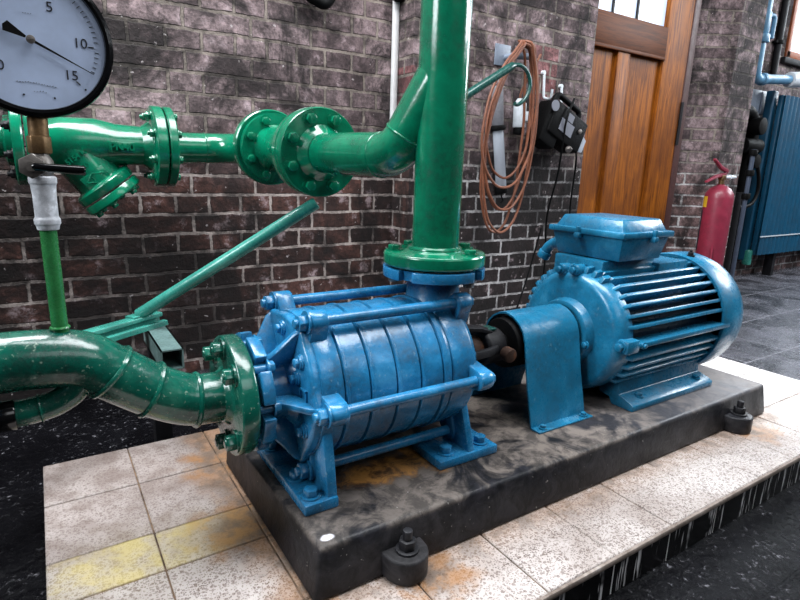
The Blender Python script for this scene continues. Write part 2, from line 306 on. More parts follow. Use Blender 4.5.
# ------------------------------------------------------------------ mesh builder
def frame_from(axis):
    a = Vector(axis).normalized()
    ref = Vector((0, 0, 1)) if abs(a.z) < .9 else Vector((1, 0, 0))
    u = ref.cross(a).normalized(); v = a.cross(u)
    return a, u, v
class MB:
    def __init__(self): self.bm = bmesh.new()
    def _merge(self, bm2, bev=0, seg=2, ang=.5):
        bmesh.ops.recalc_face_normals(bm2, faces=bm2.faces)
        if bev > 0:
            ed = [e for e in bm2.edges if len(e.link_faces) == 2 and e.calc_face_angle(0) > ang]
            bmesh.ops.bevel(bm2, geom=ed, offset=bev, offset_type='OFFSET', segments=seg, profile=.5, affect='EDGES', clamp_overlap=True)
        me = bpy.data.meshes.new('t'); bm2.to_mesh(me); bm2.free(); self.bm.from_mesh(me); bpy.data.meshes.remove(me)
        return self
    def box(self, c, s, bev=.0, rot=None, seg=2):
        b = bmesh.new(); bmesh.ops.create_cube(b, size=1)
        for v in b.verts: v.co = Vector((v.co.x*s[0], v.co.y*s[1], v.co.z*s[2]))
        M = Matrix.Translation(Vector(c)) @ (rot.to_4x4() if rot else Matrix.Identity(4))
        bmesh.ops.transform(b, matrix=M, verts=b.verts)
        return self._merge(b, bev, seg)
    def bb(self, lo, hi, bev=0, seg=2):
        lo, hi = Vector(lo), Vector(hi); return self.box((lo+hi)/2, hi-lo, bev, None, seg)
    def rev(self, o, axis, prof, seg=40, bev=0, a0=0, a1=2*PI, ang=.5):
        """surface of revolution about axis through o, prof = [(t along axis, radius)]; partial sweeps are closed"""
        a, u, v = frame_from(axis); o = Vector(o); b = bmesh.new()
        full = abs(a1-a0-2*PI) < 1e-6
        k = seg if full else seg+1
        rings = []
        for t, r in prof:
            if r < 1e-6: rings.append([b.verts.new(o+a*t)])
            else: rings.append([b.verts.new(o+a*t+(u*math.cos(a0+(a1-a0)*i/seg)+v*math.sin(a0+(a1-a0)*i/seg))*r) for i in range(k)])
        def face(vs):
            vs = [w for i, w in enumerate(vs) if w not in vs[:i]]
            if len(vs) > 2:
                try: b.faces.new(vs)
                except ValueError: pass
        for p, q in zip(rings, rings[1:]):
            for i in range(seg):
                j = (i+1) % k
                face([p[i % len(p)], p[j % len(p)], q[j % len(q)], q[i % len(q)]])
        if full:
            if len(rings[0]) > 2: face(rings[0])
            if len(rings[-1]) > 2: face(rings[-1])
        else:
            face([r[0] for r in rings]); face([r[-1] for r in rings])
            if rings[0][0] != rings[-1][0]: pass
        return self._merge(b, bev, 2, ang)
    def cyl(self, p0, p1, r0, r1=None, seg=28, bev=0):
        p0, p1 = Vector(p0), Vector(p1); d = p1-p0
        return self.rev(p0, d, [(0, r0), (d.length, r0 if r1 is None else r1)], seg, bev)
    def ring_sector(self, o, axis, r0, r1, t0, t1, a0, a1, seg=14, bev=0):
        """solid arc segment between radii r0..r1 and t0..t1, angles measured from +z toward -y for an x axis"""
        a, u, v = frame_from(axis); o = Vector(o); b = bmesh.new(); vs = []
        for i in range(seg+1):
            t = a0+(a1-a0)*i/seg; d = u*math.cos(t)+v*math.sin(t)
            vs.append([b.verts.new(o+a*h+d*r) for h, r in ((t0, r0), (t0, r1), (t1, r1), (t1, r0))])
        for p, q in zip(vs, vs[1:]):
            for i in range(4): b.faces.new([p[i], p[(i+1) % 4], q[(i+1) % 4], q[i]])
        b.faces.new(vs[0]); b.faces.new(vs[-1])
        return self._merge(b, bev, 2, .6)
    def tube(self, pts, r, seg=20, caps=True):
        pts = [Vector(p) for p in pts]; n = len(pts); rs = r if isinstance(r, (list, tuple)) else [r]*n
        b = bmesh.new(); tans = []
        for i in range(n):
            t = (pts[min(i+1, n-1)]-pts[max(i-1, 0)]); tans.append(t.normalized())
        a, u, v = frame_from(tans[0]); rings = []
        for i in range(n):
            if i:
                q = tans[i-1].rotation_difference(tans[i]); u = q @ u
            w = tans[i].cross(u).normalized(); u = w.cross(tans[i]).normalized()
            rings.append([b.verts.new(pts[i]+(u*math.cos(2*PI*k/seg)+w*math.sin(2*PI*k/seg))*rs[i]) for k in range(seg)])
        for p, q in zip(rings, rings[1:]):
            for k in range(seg): b.faces.new([p[k], p[(k+1) % seg], q[(k+1) % seg], q[k]])
        if caps: b.faces.new(rings[0]); b.faces.new(rings[-1])
        return self._merge(b)
    def prism(self, poly, ax, t0, t1, bev=0, seg=2, ang=.5):
        """polygon in the two axes other than ax (in xyz order), extruded t0..t1 along ax"""
        b = bmesh.new()
        def mk(p, t):
            c = [0, 0, 0]; o = [i for i in range(3) if i != ax]; c[o[0]], c[o[1]], c[ax] = p[0], p[1], t; return b.verts.new(c)
        A = [mk(p, t0) for p in poly]; B = [mk(p, t1) for p in poly]; n = len(poly)
        b.faces.new(A); b.faces.new(B)
        for i in range(n): b.faces.new([A[i], A[(i+1) % n], B[(i+1) % n], B[i]])
        return self._merge(b, bev, seg, ang)
    def quadslab(self, pts, n, th, bev=0):
        """flat polygon thickened by th along n"""
        b = bmesh.new(); n = Vector(n).normalized()*th/2
        A = [b.verts.new(Vector(p)-n) for p in pts]; B = [b.verts.new(Vector(p)+n) for p in pts]; k = len(pts)
        b.faces.new(A); b.faces.new(B)
        for i in range(k): b.faces.new([A[i], A[(i+1) % k], B[(i+1) % k], B[i]])
        return self._merge(b, bev)
    def torus(self, o, axis, R, r, seg=40, s2=10):
        a, u, v = frame_from(axis); o = Vector(o); b = bmesh.new(); rings = []
        for i in range(seg):
            t = 2*PI*i/seg; d = u*math.cos(t)+v*math.sin(t)
            rings.append([b.verts.new(o+d*(R+r*math.cos(2*PI*k/s2))+a*r*math.sin(2*PI*k/s2)) for k in range(s2)])
        for i in range(seg):
            p, q = rings[i], rings[(i+1) % seg]
            for k in range(s2): b.faces.new([p[k], p[(k+1) % s2], q[(k+1) % s2], q[k]])
        return self._merge(b)
    def hexa(self, o, axis, r, h, bev=.0015, turn=0.0):
        return self.rev(o, axis, [(0, r), (h, r)], 6, bev, turn, turn+2*PI, .4)
    def bolt(self, o, axis, r=.013, h=.012, stud=.0, turn=.2):
        a = Vector(axis).normalized(); o = Vector(o)
        self.cyl(o, o+a*.003, r*1.35, seg=20)
        self.hexa(o+a*.003, a, r, h, .0015, turn)
        if stud: self.cyl(o+a*h, o+a*(h+.003+stud), r*.55, seg=16, bev=.001)
        return self
def catmull(pts, n=10):
    P = [Vector(p) for p in pts]; P = [2*P[0]-P[1]] + P + [2*P[-1]-P[-2]]; out = []
    for i in range(1, len(P)-2):
        p0, p1, p2, p3 = P[i-1:i+3]
        for k in range(n):
            t = k/n
            out.append(.5*((2*p1)+(p2-p0)*t+(2*p0-5*p1+4*p2-p3)*t*t+(3*p1-p0-3*p2+p3)*t**3))
    out.append(P[-2]); return out
def bend(pts, R, n=10):
    """polyline with every inner corner rounded to radius R (number or list)"""
    P = [Vector(p) for p in pts]; out = [P[0]]
    for i in range(1, len(P)-1):
        r = R[i-1] if isinstance(R, (list, tuple)) else R
        d0 = (P[i-1]-P[i]).normalized(); d1 = (P[i+1]-P[i]).normalized(); th = d0.angle(d1); L = r/math.tan(th/2)
        c = P[i]+(d0+d1).normalized()*(r/math.sin(th/2)); s = P[i]+d0*L-c; e = P[i]+d1*L-c; tot = s.angle(e); ax = s.cross(e).normalized()
        for k in range(n+1): out.append(c+Quaternion(ax, tot*k/n) @ s)
    out.append(P[-1]); return out

# ------------------------------------------------------------------ objects
def ident(o, label, cat, group=None):
    o['label'] = label; o['category'] = cat
    if group: o['group'] = group
def link(name, mb, mat, origin=(0, 0, 0), parent=None, smooth=.6, label=None):
    me = bpy.data.meshes.new(name); bm = mb.bm
    bmesh.ops.translate(bm, verts=bm.verts, vec=-Vector(origin))
    bm.to_mesh(me); bm.free()
    me.materials.append(mat)
    for p in me.polygons: p.use_smooth = True
    me.set_sharp_from_angle(angle=smooth)
    o = bpy.data.objects.new(name, me); COL.objects.link(o)
    if parent is None: o.location = origin
    else: o.parent = parent
    if label: o['label'] = label
    return o
class Thing:
    """an Empty at the base of a thing; part() hangs a mesh under it, given in place coordinates"""
    def __init__(self, name, loc, label, cat, group=None):
        self.loc = Vector(loc); self.o = bpy.data.objects.new(name, None); COL.objects.link(self.o)
        self.o.location = self.loc; self.o.empty_display_size = .05; ident(self.o, label, cat, group)
    def part(self, name, mb, mat, parent=None, label=None, smooth=.6):
        return link(name, mb, mat, self.loc, parent or self.o, smooth, label)
    def parts(self, name, mb, mat, parent=None, label=None):
        """every loose piece of the mesh becomes a part of its own"""
        bm = mb.bm; left = set(bm.verts); out = []
        while left:
            st = [left.pop()]; isl = set(st)
            while st:
                for e in st.pop().link_edges:
                    for v in e.verts:
                        if v in left: left.discard(v); isl.add(v); st.append(v)
            n = MB(); mp = {v: n.bm.verts.new(v.co) for v in isl}
            for f in {f for v in isl for f in v.link_faces}: n.bm.faces.new([mp[v] for v in f.verts])
            out.append(self.part(name, n, mat, parent, label))
        bm.free(); return out
def single(name, mb, mat, loc, label, cat, group=None, smooth=.6):
    o = link(name, mb, mat, loc, None, smooth); ident(o, label, cat, group); return o
def struct(name, mb, mat, loc=(0, 0, 0), parent=None, smooth=.6):
    o = link(name, mb, mat, loc, parent, smooth)
    if parent is None: o['kind'] = 'structure'
    return o
def text(name, s, loc, size, M3, mat, parent, origin, extrude=.0006, align='CENTER'):
    cu = bpy.data.curves.new(name, 'FONT'); cu.body = s; cu.size = size; cu.extrude = extrude; cu.offset = .0007 if extrude > .001 else 0
    cu.align_x = align; cu.align_y = 'CENTER'; cu.materials.append(mat)
    o = bpy.data.objects.new(name, cu); COL.objects.link(o)
    o.matrix_local = Matrix.Translation(Vector(loc)-Vector(origin)) @ M3.to_4x4()
    bpy.context.view_layer.update()
    me = bpy.data.meshes.new_from_object(o.evaluated_get(bpy.context.evaluated_depsgraph_get())); mw = o.matrix_local.copy()
    bpy.data.objects.remove(o); me.name = name
    if not me.materials: me.materials.append(mat)
    o = bpy.data.objects.new(name, me); COL.objects.link(o); o.parent = parent; o.matrix_local = mw; return o
FACE_FRONT = Matrix(((1, 0, 0), (0, 0, -1), (0, 1, 0)))       # text plane xz, facing -y

def px(y, z, ang, r): return (y - r*math.sin(ang), z + r*math.cos(ang))     # angle from +z toward -y (toward the viewer)
D = math.radians

# ================================================================== SETTING
ZF = -.165; ZP = -.085
f = MB().bb((-3, -2.2, ZF-.05), (9, 2.5, ZF)); struct('floor', f, FLOOR)
# brick wall following the plan: recess behind the pipework, corner, cable wall, door niche, splayed pier, radiator recess
w = MB()
w.prism([(-3, 1.90), (1.185, 1.90), (1.185, 2.3), (-3, 2.3)], 2, ZF-.02, 2.6)
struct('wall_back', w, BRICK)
w = MB(); w.prism([(1.185, 1.78), (2.155, 1.78), (2.155, 2.3), (1.185, 2.3)], 2, ZF-.02, 2.6)
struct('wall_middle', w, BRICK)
w = MB(); w.prism([(3.125, 1.945), (3.345, 1.785), (3.60, 1.785), (3.60, 2.3), (3.125, 2.3)], 2, ZF-.02, 2.6)
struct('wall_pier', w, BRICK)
w = MB(); w.prism([(3.60, 2.05), (4.47, 2.05), (4.47, 2.3), (3.60, 2.3)], 2, ZF-.02, 2.6); w.bb((4.47, 2.05, ZF-.02), (9, 2.3, 1.375))
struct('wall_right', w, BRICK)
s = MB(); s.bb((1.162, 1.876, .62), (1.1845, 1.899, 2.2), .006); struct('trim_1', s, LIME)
# door
dr = MB(); dr.bb((2.05, 1.93, ZF), (3.075, 1.95, 1.30)); dr.bb((2.86, 1.90, ZF), (3.075, 1.94, 2.4), .004); dr.bb((2.05, 1.90, ZF), (2.17, 1.94, 2.4), .004)
dr.bb((2.485, 1.902, ZF), (2.585, 1.94, 1.145), .006)
for a, b in ((2.17, 2.485), (2.585, 2.86)):       # fielded panels
    dr.prism([(a+.0, ZF+.15), (b-.0, ZF+.15), (b-.0, 1.14), (a+.0, 1.14)], 1, 1.922, 1.94)
dr.bb((2.05, 1.935, 2.2), (3.075, 1.95, 2.5))
door = struct('door_1', dr, WOOD)
r = MB(); r.bb((2.16, 1.898, 1.15), (2.87, 1.942, 1.305), .006); r.bb((2.17, 1.893, 1.142), (2.865, 1.905, 1.158), .003)
link('rail', r, WOOD2, (0, 0, 0), door)
g = MB(); g.bb((2.17, 1.925, 1.30), (2.865, 1.935, 2.3)); link('pane', g, SKYP, (0, 0, 0), door)
g = MB()
for x in (2.43, 2.62): g.bb((x-.006, 1.915, 1.30), (x+.006, 1.926, 1.42 if x > 2.5 else 2.3))
link('glazing_bar', g, DARKM, (0, 0, 0), door)
t = MB(); t.bb((3.075, 1.895, ZF), (3.13, 1.96, 2.4), .005); struct('trim_2', t, MAROON)
h = MB(); h.cyl((3.078, 1.893, .72), (3.078, 1.893, .95), .009, seg=12); link('hinge', h, DARKM, (0, 0, 0), door)
# window beside the radiator
wn = MB()
wn.bb((4.47, 2.035, 1.375), (7.0, 2.09, 1.425), .006); wn.bb((4.47, 2.035, 1.375), (4.525, 2.09, 2.6), .006); wn.bb((5.7, 2.02, 1.4), (5.78, 2.09, 2.6), .01)
win = struct('window_1', wn, ORANGEW)
g = MB(); g.bb((4.52, 2.055, 1.42), (7.0, 2.065, 2.6)); link('pane', g, SKYP, (0, 0, 0), win)
g = MB(); g.bb((4.43, 2.02, 1.335), (7.0, 2.09, 1.376), .006); link('sill', g, DARKM, (0, 0, 0), win)
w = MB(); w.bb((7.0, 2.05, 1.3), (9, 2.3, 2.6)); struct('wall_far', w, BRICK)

# ================================================================== PLATFORM AND PLINTH
tp = Thing('tiled_platform', (.9, .87, ZF), 'low step paved with speckled off-white tiles carrying the black plinth', 'platform')
X0, X1, Y0, Y1 = -.052, 2.025, .475, 1.275
g = MB(); g.bb((X0+.004, Y0+.006, ZF), (X1-.004, Y1-.004, ZP-.003)); tp.part('grout_bed', g, GROUT)
xs = [X0] + [-.055+.165*k for k in range(1, 13)] + [X1]; ys = [Y0, .655, .825, .93, 1.109, Y1]
g = MB(); gp = .0014
for i in range(len(xs)-1):
    for j in range(len(ys)-1):
        if xs[i+1]-xs[i] < .03: continue
        xa = xs[i]; xb = xs[i+1] if xs[min(i+2, len(xs)-1)]-xs[i+1] > .03 or i+2 >= len(xs) else X1
        g.bb((xa+gp, ys[j]+gp, ZP-.012), (xb-gp, ys[j+1]-gp, ZP+random.uniform(-.0008, .0004)), .0015, 1)
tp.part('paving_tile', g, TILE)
g = MB(); g.bb((X0, Y0-.004, ZP-.014), (X1, Y0+.006, ZP-.002), .003); tp.part('edge_strip', g, EDGE, label='worn pale edging under the front tiles')
g = MB()
for x in xs[1:-1]: g.bb((x-.004, Y0+.002, ZF), (x+.004, Y0+.010, ZP-.013))
tp.parts('side_joint', g, LIME)
g = MB()
for i in range(len(xs)-1):
    if xs[i+1]-xs[i] < .03: continue
    g.bb((xs[i]+.0015, Y0+.001, ZF), (min(xs[i+1], X1)-.0015, Y0+.012, ZP-.012), .0015, 1)
n = 5
for j in range(n):
    a = Y0+.012+(Y1-Y0-.012)*j/n; b = Y0+.012+(Y1-Y0-.012)*(j+1)/n
    g.bb((X0+.001, a+.0015, ZF), (X0+.012, b-.0015, ZP-.012), .0015, 1); g.bb((X1-.012, a+.0015, ZF), (X1-.001, b-.0015, ZP-.012), .0015, 1)
tp.part('side_tile', g, SKIRT, label='black upright side tiles streaked with white drips')

pl = Thing('concrete_plinth', (.95, .87, ZP), 'long black-painted concrete block on the tiled step carrying pump and motor', 'plinth')
g = MB(); g.prism([(.280, .634), (1.640, .634), (1.640, 1.098), (.280, 1.098)], 2, ZP+.0006, 0, .007, 3)
def tap(mb):     # top is a little smaller than the foot
    for v in mb.bm.verts:
        k = (v.co.z-ZP)/(-ZP)
        v.co.y += .012*k if v.co.y < .87 else -.01*k
        v.co.x += (.016 if v.co.y < .87 else .003)*k if v.co.x < .6 else -.010*k
tap(g); pl.part('block', g, PLINTH)
for (lx, ly) in ((.436, .628), (1.462, .628)):
    g = MB()
    poly = [(lx+.037*math.cos(a), ly+.037*math.sin(a)) for a in [PI+PI*i/18 for i in range(19)]]
    poly = [(lx-.040, ly+.03)] + poly + [(lx+.040, ly+.03)]
    g.prism(poly, 2, ZP+.0006, -.042, .005, 3)
    lug = pl.part('anchor_lug', g, PLINTH)
    g = MB(); g.cyl((lx, ly-.004, -.043), (lx, ly-.004, -.038), .019, seg=24, bev=.001); g.hexa((lx, ly-.004, -.038), (0, 0, 1), .0145, .016, .002, .3)
    g.cyl((lx, ly-.004, -.03), (lx, ly-.004, -.006), .008, seg=18, bev=.0015)
    pl.part('anchor_bolt', g, DARKM, lug)

# ================================================================== PUMP
YA, ZA, RR = .871, .171, .151
pm = Thing('multistage_pump', (.5, YA, 0), 'blue ribbed horizontal pump with long tie rods on the left of the plinth', 'pump')
AX = (1, 0, 0)
angs = [D(a) for a in (30, 90, 150, -30, -90, -150)]
O = (0, YA, ZA)
# suction flange: ring with open bolt slots
g = MB(); g.rev(O, AX, [(.259, .066), (.259, .076), (.280, .076), (.288, .056), (.318, .058), (.335, .078)], 44, .002)
neck = pm.part('suction_neck', g, BLUE)
g = MB(); g.rev(O, AX, [(.2625, .06), (.2625, .084), (.278, .084), (.278, .06)], 40)
for k in range(8):
    a = D(45*k+22.5); g.ring_sector(O, AX, .076, .101, .2605, .2800, PI/2+a-D(15.5), PI/2+a+D(15.5), 8, .002)
pm.part('suction_flange', g, BLUE)
for k in (0, 45, 90, 135, 180, 225, 270, 315):
    y, z = px(YA, ZA, D(k), .083); g = MB(); g.cyl((.2575, y, z), (.282, y, z), .0075, seg=12); g.bolt((.278, y, z), AX, .011, .010); pm.part('flange_nut', g, BLUE)
# suction casing: lobed end plate, webs, smooth first barrel section
g = MB()
prof = []
for i in range(72):
    a = 2*PI*i/72; k = max(0, math.cos(a*6/1.0-PI))      # lobes at 30, 90, 150 ...
    r = .128+.012*k**3
    prof.append((YA-r*math.sin(a), ZA+r*math.cos(a)))
g.prism(prof, 0, .330, .350, .006, 3, .6)
g.rev(O, AX, [(.345, .10), (.345, .131), (.385, .131), (.385, .10)], 64, .003)
cas = pm.part('suction_casing', g, BLUE)
g = MB()
for a in angs:
    ca, sa = math.cos(a), math.sin(a)
    P = lambda x, r: (x, YA-r*sa, ZA+r*ca)
    n = (0, ca, sa)
    g.quadslab([P(.280, .050), P(.281, .073), P(.302, .098), P(.322, .128), P(.334, .136), P(.334, .05)], n, .011, .003)
pm.parts('web', g, BLUE, cas)
g = MB(); y, z = .768, .182
g.bb((.3265, y-.001, z-.013), (.331, y+.026, z-.0105)); g.bb((.3265, y-.001, z+.0105), (.331, y+.026, z+.013)); g.bb((.3265, y-.001, z-.013), (.331, y+.0015, z+.013)); g.bb((.3265, y+.0235, z-.013), (.331, y+.026, z+.013))
pm.part('cast_plate', g, BLUE, cas)
for k in (50, 62, 118, 0, 180):
    y, z = px(YA, ZA, D(k), .104 if k != 62 else .07)
    g = MB(); g.cyl((.3265, y, z), (.334, y, z), .0135, seg=20, bev=.002); g.bolt((.3265, y, z), (-1, 0, 0), .0085, .007)
    pm.part('cover_bolt', g, BLUE, cas)
# stages
edges = [.385, .433, .485, .535, .584]
for i in range(4):
    a, b = edges[i], edges[i+1]
    g = MB(); g.rev(O, AX, [(a+.0012, .10), (a+.0012, .129), (a+.0028, .1328), (a+.0066, .1328), (a+.0085, .1308), (b-.002, .1308), (b-.0004, .129), (b-.0004, .10)], 72)
    pm.part('stage_casing', g, BLUE)
g = MB(); g.rev(O, AX, [(.584, .10), (.584, .126), (.5865, .1335), (.596, .1335), (.598, .130), (.604, .129), (.604, .1)], 72); pm.part('stage_casing', g, BLUE)
g = MB(); g.rev(O, AX, [(.38, .0), (.38, .1255), (.61, .1255), (.61, 0)], 48); pm.part('stage_gasket', g, DARKM, label='dark joint lines between the stages')
# discharge casing
g = MB(); g.rev(O, AX, [(.605, .09), (.605, .129), (.608, .1315), (.655, .1315), (.668, .123), (.672, .085), (.682, .078), (.706, .072), (.712, .045), (.735, .04), (.735, 0)], 64, .002)
g.rev((.646, YA, 0), (0, 0, 1), [(.25, .062), (.292, .060), (.303, .054), (.345, .050)], 36)
dis = pm.part('discharge_casing', g, BLUE)
g = MB()
for k in (20, 75, 140, 200, 285): 
    y, z = px(YA, ZA, D(k), 1); d = Vector((0, y-YA, z-ZA))
    c = Vector((0, YA, ZA)); P = lambda x, r: c+d*r+Vector((x, 0, 0))
    g.quadslab([P(.664, .06), P(.664, .118), P(.676, .110), P(.706, .078), P(.706, .06)], d.cross(Vector(AX)), .008, .002)
pm.parts('web', g, BLUE, dis)
# lugs, rods, nuts
for a in angs:
    ca, sa = math.cos(a), math.sin(a); c = Vector((0, YA-RR*sa, ZA+RR*ca)); inn = Vector((0, YA-.115*sa, ZA+.115*ca)); tg = Vector((0, ca, sa))
    for (x0, x1, par) in ((.342, .374, cas), (.642, .672, dis)):
        g = MB(); b = []
        for i in range(13):
            t = -PI/2+PI*i/12; d = Vector((0, -sa, ca))*math.cos(t)+tg*math.sin(t); b.append(c+d*.0195)
        b = [inn-tg*.026] + b + [inn+tg*.026]
        g.quadslab([p+Vector(((x0+x1)/2, 0, 0)) for p in b], AX, x1-x0, .004)
        pm.part('rod_lug', g, BLUE, par)
    g = MB(); g.cyl(c+Vector((.37, 0, 0)), c+Vector((.652, 0, 0)), .0098, seg=20); rod = pm.part('tie_rod', g, BLUE)
    g = MB(); g.bolt(c+Vector((.342, 0, 0)), (-1, 0, 0), .0145, .014, .006, .2); pm.part('nut', g, BLUE, rod)
    g = MB(); g.bolt(c+Vector((.672, 0, 0)), AX, .0115, .008, .003, .4); pm.part('nut', g, BLUE, rod)
# discharge flange (blue, open slots) under the green one
OF = (.646, YA, 0); UP = (0, 0, 1)
g = MB(); g.rev(OF, UP, [(.335, .05), (.343, .088), (.361, .088), (.361, .05)], 44)
for k in range(4):
    a = D(90*k+67); g.ring_sector(OF, UP, .082, .101, .3425, .362, a-D(37), a+D(37), 20, .002)
fl = pm.part('discharge_flange', g, BLUE)
fb = [D(a) for a in (3, 95, 152, -68)]
for a in fb:
    p = Vector((.646+.08*math.cos(a), YA+.08*math.sin(a), .343)); g = MB(); g.cyl(p, p+Vector((0, 0, .0215)), .007, seg=12); g.bolt(p, (0, 0, -1), .011, .011); pm.part('flange_nut', g, STEEL, fl)
# feet
for sy in (-1, 1):
    Y = lambda y: YA+sy*y
    g = MB()       # suction foot: thick pad, tall web behind it
    lo, hi = sorted((Y(.146), Y(.0)))
    g.bb((.306, lo, 0), (.366, hi, .019), .003)
    g.prism([(Y(.144), 0), (Y(.136), .05), (Y(.122), .125), (Y(.0), .07), (Y(.0), 0)], 0, .348, .366, .003)
    ft = pm.part('foot', g, BLUE)
    for (bx, by, bz) in ((.326, .122, .019), (.327, .060, .019)):
        g = MB(); g.bolt((bx, Y(by), bz) , (0, 0, 1), .0125, .012, 0, .3); pm.part('foot_bolt', g, BLUE, ft)
    g = MB()       # discharge foot: long pad with a thin upright gusset in the middle
    lo, hi = sorted((Y(.142), Y(.045)))
    g.bb((.578, lo, 0), (.720, hi, .018), .003)
    g.prism([(Y(.138), .016), (Y(.100), .125), (Y(.06), .12), (Y(.05), .016)], 0, .648, .664, .003)
    ft = pm.part('foot', g, BLUE)
    for bx in (.608, .694):
        g = MB(); g.bolt((bx, Y(.116), .018), (0, 0, 1), .0125, .012, 0, .1); pm.part('foot_bolt', g, BLUE, ft)
# bearing bracket, shaft, coupling
g = MB(); g.rev(O, AX, [(.775, .0), (.775, .036), (.782, .041), (.822, .041), (.830, .036), (.830, 0)], 40, .002)
for k in (18, 84, 200, 276, -40):
    y, z = px(0, 0, D(k), 1); d = Vector((0, y, z)); c = Vector(O); P = lambda x, r: c+d*r+Vector((x, 0, 0))
    g.quadslab([P(.700, .052), P(.700, .066), P(.765, .056), P(.800, .042), P(.800, .032), P(.765, .044)], d.cross(Vector(AX)), .018, .003)
bb_ = pm.part('bearing_bracket', g, DARKM)
g = MB(); g.box((.785, YA-.004, ZA+.042), (.05, .03, .004), .001); pm.part('oil_cap', g, TEAL_DARK, bb_, label='teal cap on the dark bearing bracket')
g = MB(); g.rev(O, AX, [(.725, .0), (.725, .032), (.740, .036), (.756, .030), (.78, .022), (.78, 0)], 30); pm.part('gland', g, RUST, label='rusty shaft gland')
g = MB(); g.cyl((.81, .822, .168), (.81, .800, .166), .016, seg=22, bev=.003); pm.part('oil_plug', g, RUST, bb_, label='round rusty plug')
g = MB(); g.rev(O, AX, [(.826, .0), (.826, .026), (.842, .026), (.842, .056), (.862, .058), (.864, .052), (.872, .052), (.874, .058), (.90, .058), (.90, .03), (1.03, .024), (1.03, 0)], 36, .002)
pm.part('coupling', g, BLACK, label='black coupling and shaft')

# ================================================================== COUPLING GUARD
gd = Thing('coupling_guard', (.95, YA, 0), 'blue bent sheet metal arch over the shaft between pump and motor', 'guard')
half = [(.765, 0), (.789, .10), (.806, .19), (.815, .211), (.829, .226), (.848, .237), (.871, .242)]
outer = half + [(2*YA-y, z) for y, z in half[-2::-1]]
inner = [(YA+(y-YA)*.965, z-.004 if z > .05 else z) for y, z in outer]
g = MB(); g.prism(outer+inner[::-1], 0, .853, 1.0275, 0); gd.part('cover', g, BLUE_M, smooth=.9)
for sy in (-1, 1):
    Y = lambda y: YA+sy*y
    lo, hi = sorted((Y(.102), Y(.130)))
    g = MB(); g.bb((.853, lo, 0), (1.0275, hi, .004), .001); fg = gd.part('foot_flange', g, BLUE_M)
    for bx in (.875, 1.008):
        g = MB(); g.bolt((bx, Y(.118), .004), (0, 0, 1), .007, .006); gd.part('bolt', g, BLUE_M, fg)

# ================================================================== MOTOR
mo = Thing('electric_motor', (1.32, YA, 0), 'blue finned electric motor with terminal box on the right of the plinth', 'motor')
g = MB(); g.rev(O, AX, [(1.09, 0), (1.09, .120), (1.54, .120), (1.54, 0)], 56); bd = mo.part('stator_body', g, BLUE_SHADE)
R_F = .161
def fin(a, r0, r1, x0, x1, th, skew=0):
    y, z = px(0, 0, a, 1); d = Vector((0, y, z)); c = Vector(O); P = lambda x, r: c+d*r+Vector((x, 0, 0))
    g = MB(); g.quadslab([P(x0, r0), P(x0+.004, r1-.012), P(x0+.020, r1), P(x1, r1), P(x1, r0)], d.cross(Vector(AX)), th, .0012); return g
for s in (1, -1):
    for k in range(13):
        a = D(19+9.35*k)
        if abs(math.degrees(a)-89) < 6: continue
        mo.part('fin', fin(a*s, .112, R_F, 1.092, 1.497, .0085), BLUE_M, bd)
# clamp bars with bolts on both sides
for s in (1, -1):
    a = D(89)*s; y0 = YA-s*.166
    g = MB(); g.box((1.295, YA-s*.150, ZA), (.42, .038, .013), .003); g.box((1.09, YA-s*.148, ZA), (.045, .044, .032), .006); bar = mo.part('clamp_bar', g, BLUE_M, bd)
    g = MB(); g.bolt((1.068, YA-s*.151, ZA), (-1, 0, 0), .010, .010); mo.part('bolt', g, BLUE_M, bar)
    g = MB(); g.bolt((1.125, YA-s*.168, ZA), (0, -s, 0), .006, .006); mo.part('bolt', g, BLUE_M, bar)
# top saddle under the terminal box
g = MB(); g.prism([(.826, .28), (.826, .346), (.975, .346), (.975, .28), (.95, .26), (.82, .26)], 0, 1.112, 1.318, .004); g.prism([(.805, .27), (.805, .333), (.90, .333), (.90, .27)], 0, 1.31, 1.44, .004)
mo.part('saddle', g, BLUE_M, bd)
# drive end shield: domed disc, toothed rim, hub
g = MB(); g.rev(O, AX, [(1.062, 0), (1.062, .129), (1.064, .136), (1.070, .143), (1.080, .148), (1.094, .150), (1.112, .15), (1.112, 0)], 72)
es = mo.part('end_shield', g, BLUE_M)
g = MB()
for k in range(40):
    a = D(9*k)
    if abs(((math.degrees(a)+180) % 360)-180) > 128 or 28 < math.degrees(a) < 130: continue
    g.quadslab([(1.074, *px(YA, ZA, a, .135)), (1.082, *px(YA, ZA, a, .162)), (1.105, *px(YA, ZA, a, .164)), (1.105, *px(YA, ZA, a, .13))], (0, math.cos(a), math.sin(a)), .011, .001)
mo.part('cooling_tooth', g, BLUE_M, es)
g = MB(); g.rev(O, AX, [(1.066, .086), (1.061, .082), (1.046, .080), (1.040, .077), (1.037, .070), (1.038, .064), (1.043, .058), (1.043, 0), (1.066, 0)], 48); mo.part('hub', g, BLUE_M, es)
for k in (-12, 50, 100, 170, 250):
    y, z = px(YA, ZA, D(k), .076 if k in (100, 50) else .142)
    if k == 50: continue
    g = MB(); g.bolt((1.043 if k == 100 else 1.072, y, z), (-1, 0, 0), .008, .007); mo.part('bolt', g, BLUE_M, es)
for k in (2, -14):
    y, z = px(YA, ZA, D(k), .152); g = MB(); g.cyl((1.06, y, z), (1.09, y, z), .014, seg=20, bev=.003); g.bolt((1.06, y, z), (-1, 0, 0), .009, .008); mo.part('clamp_boss', g, BLUE_M, es)
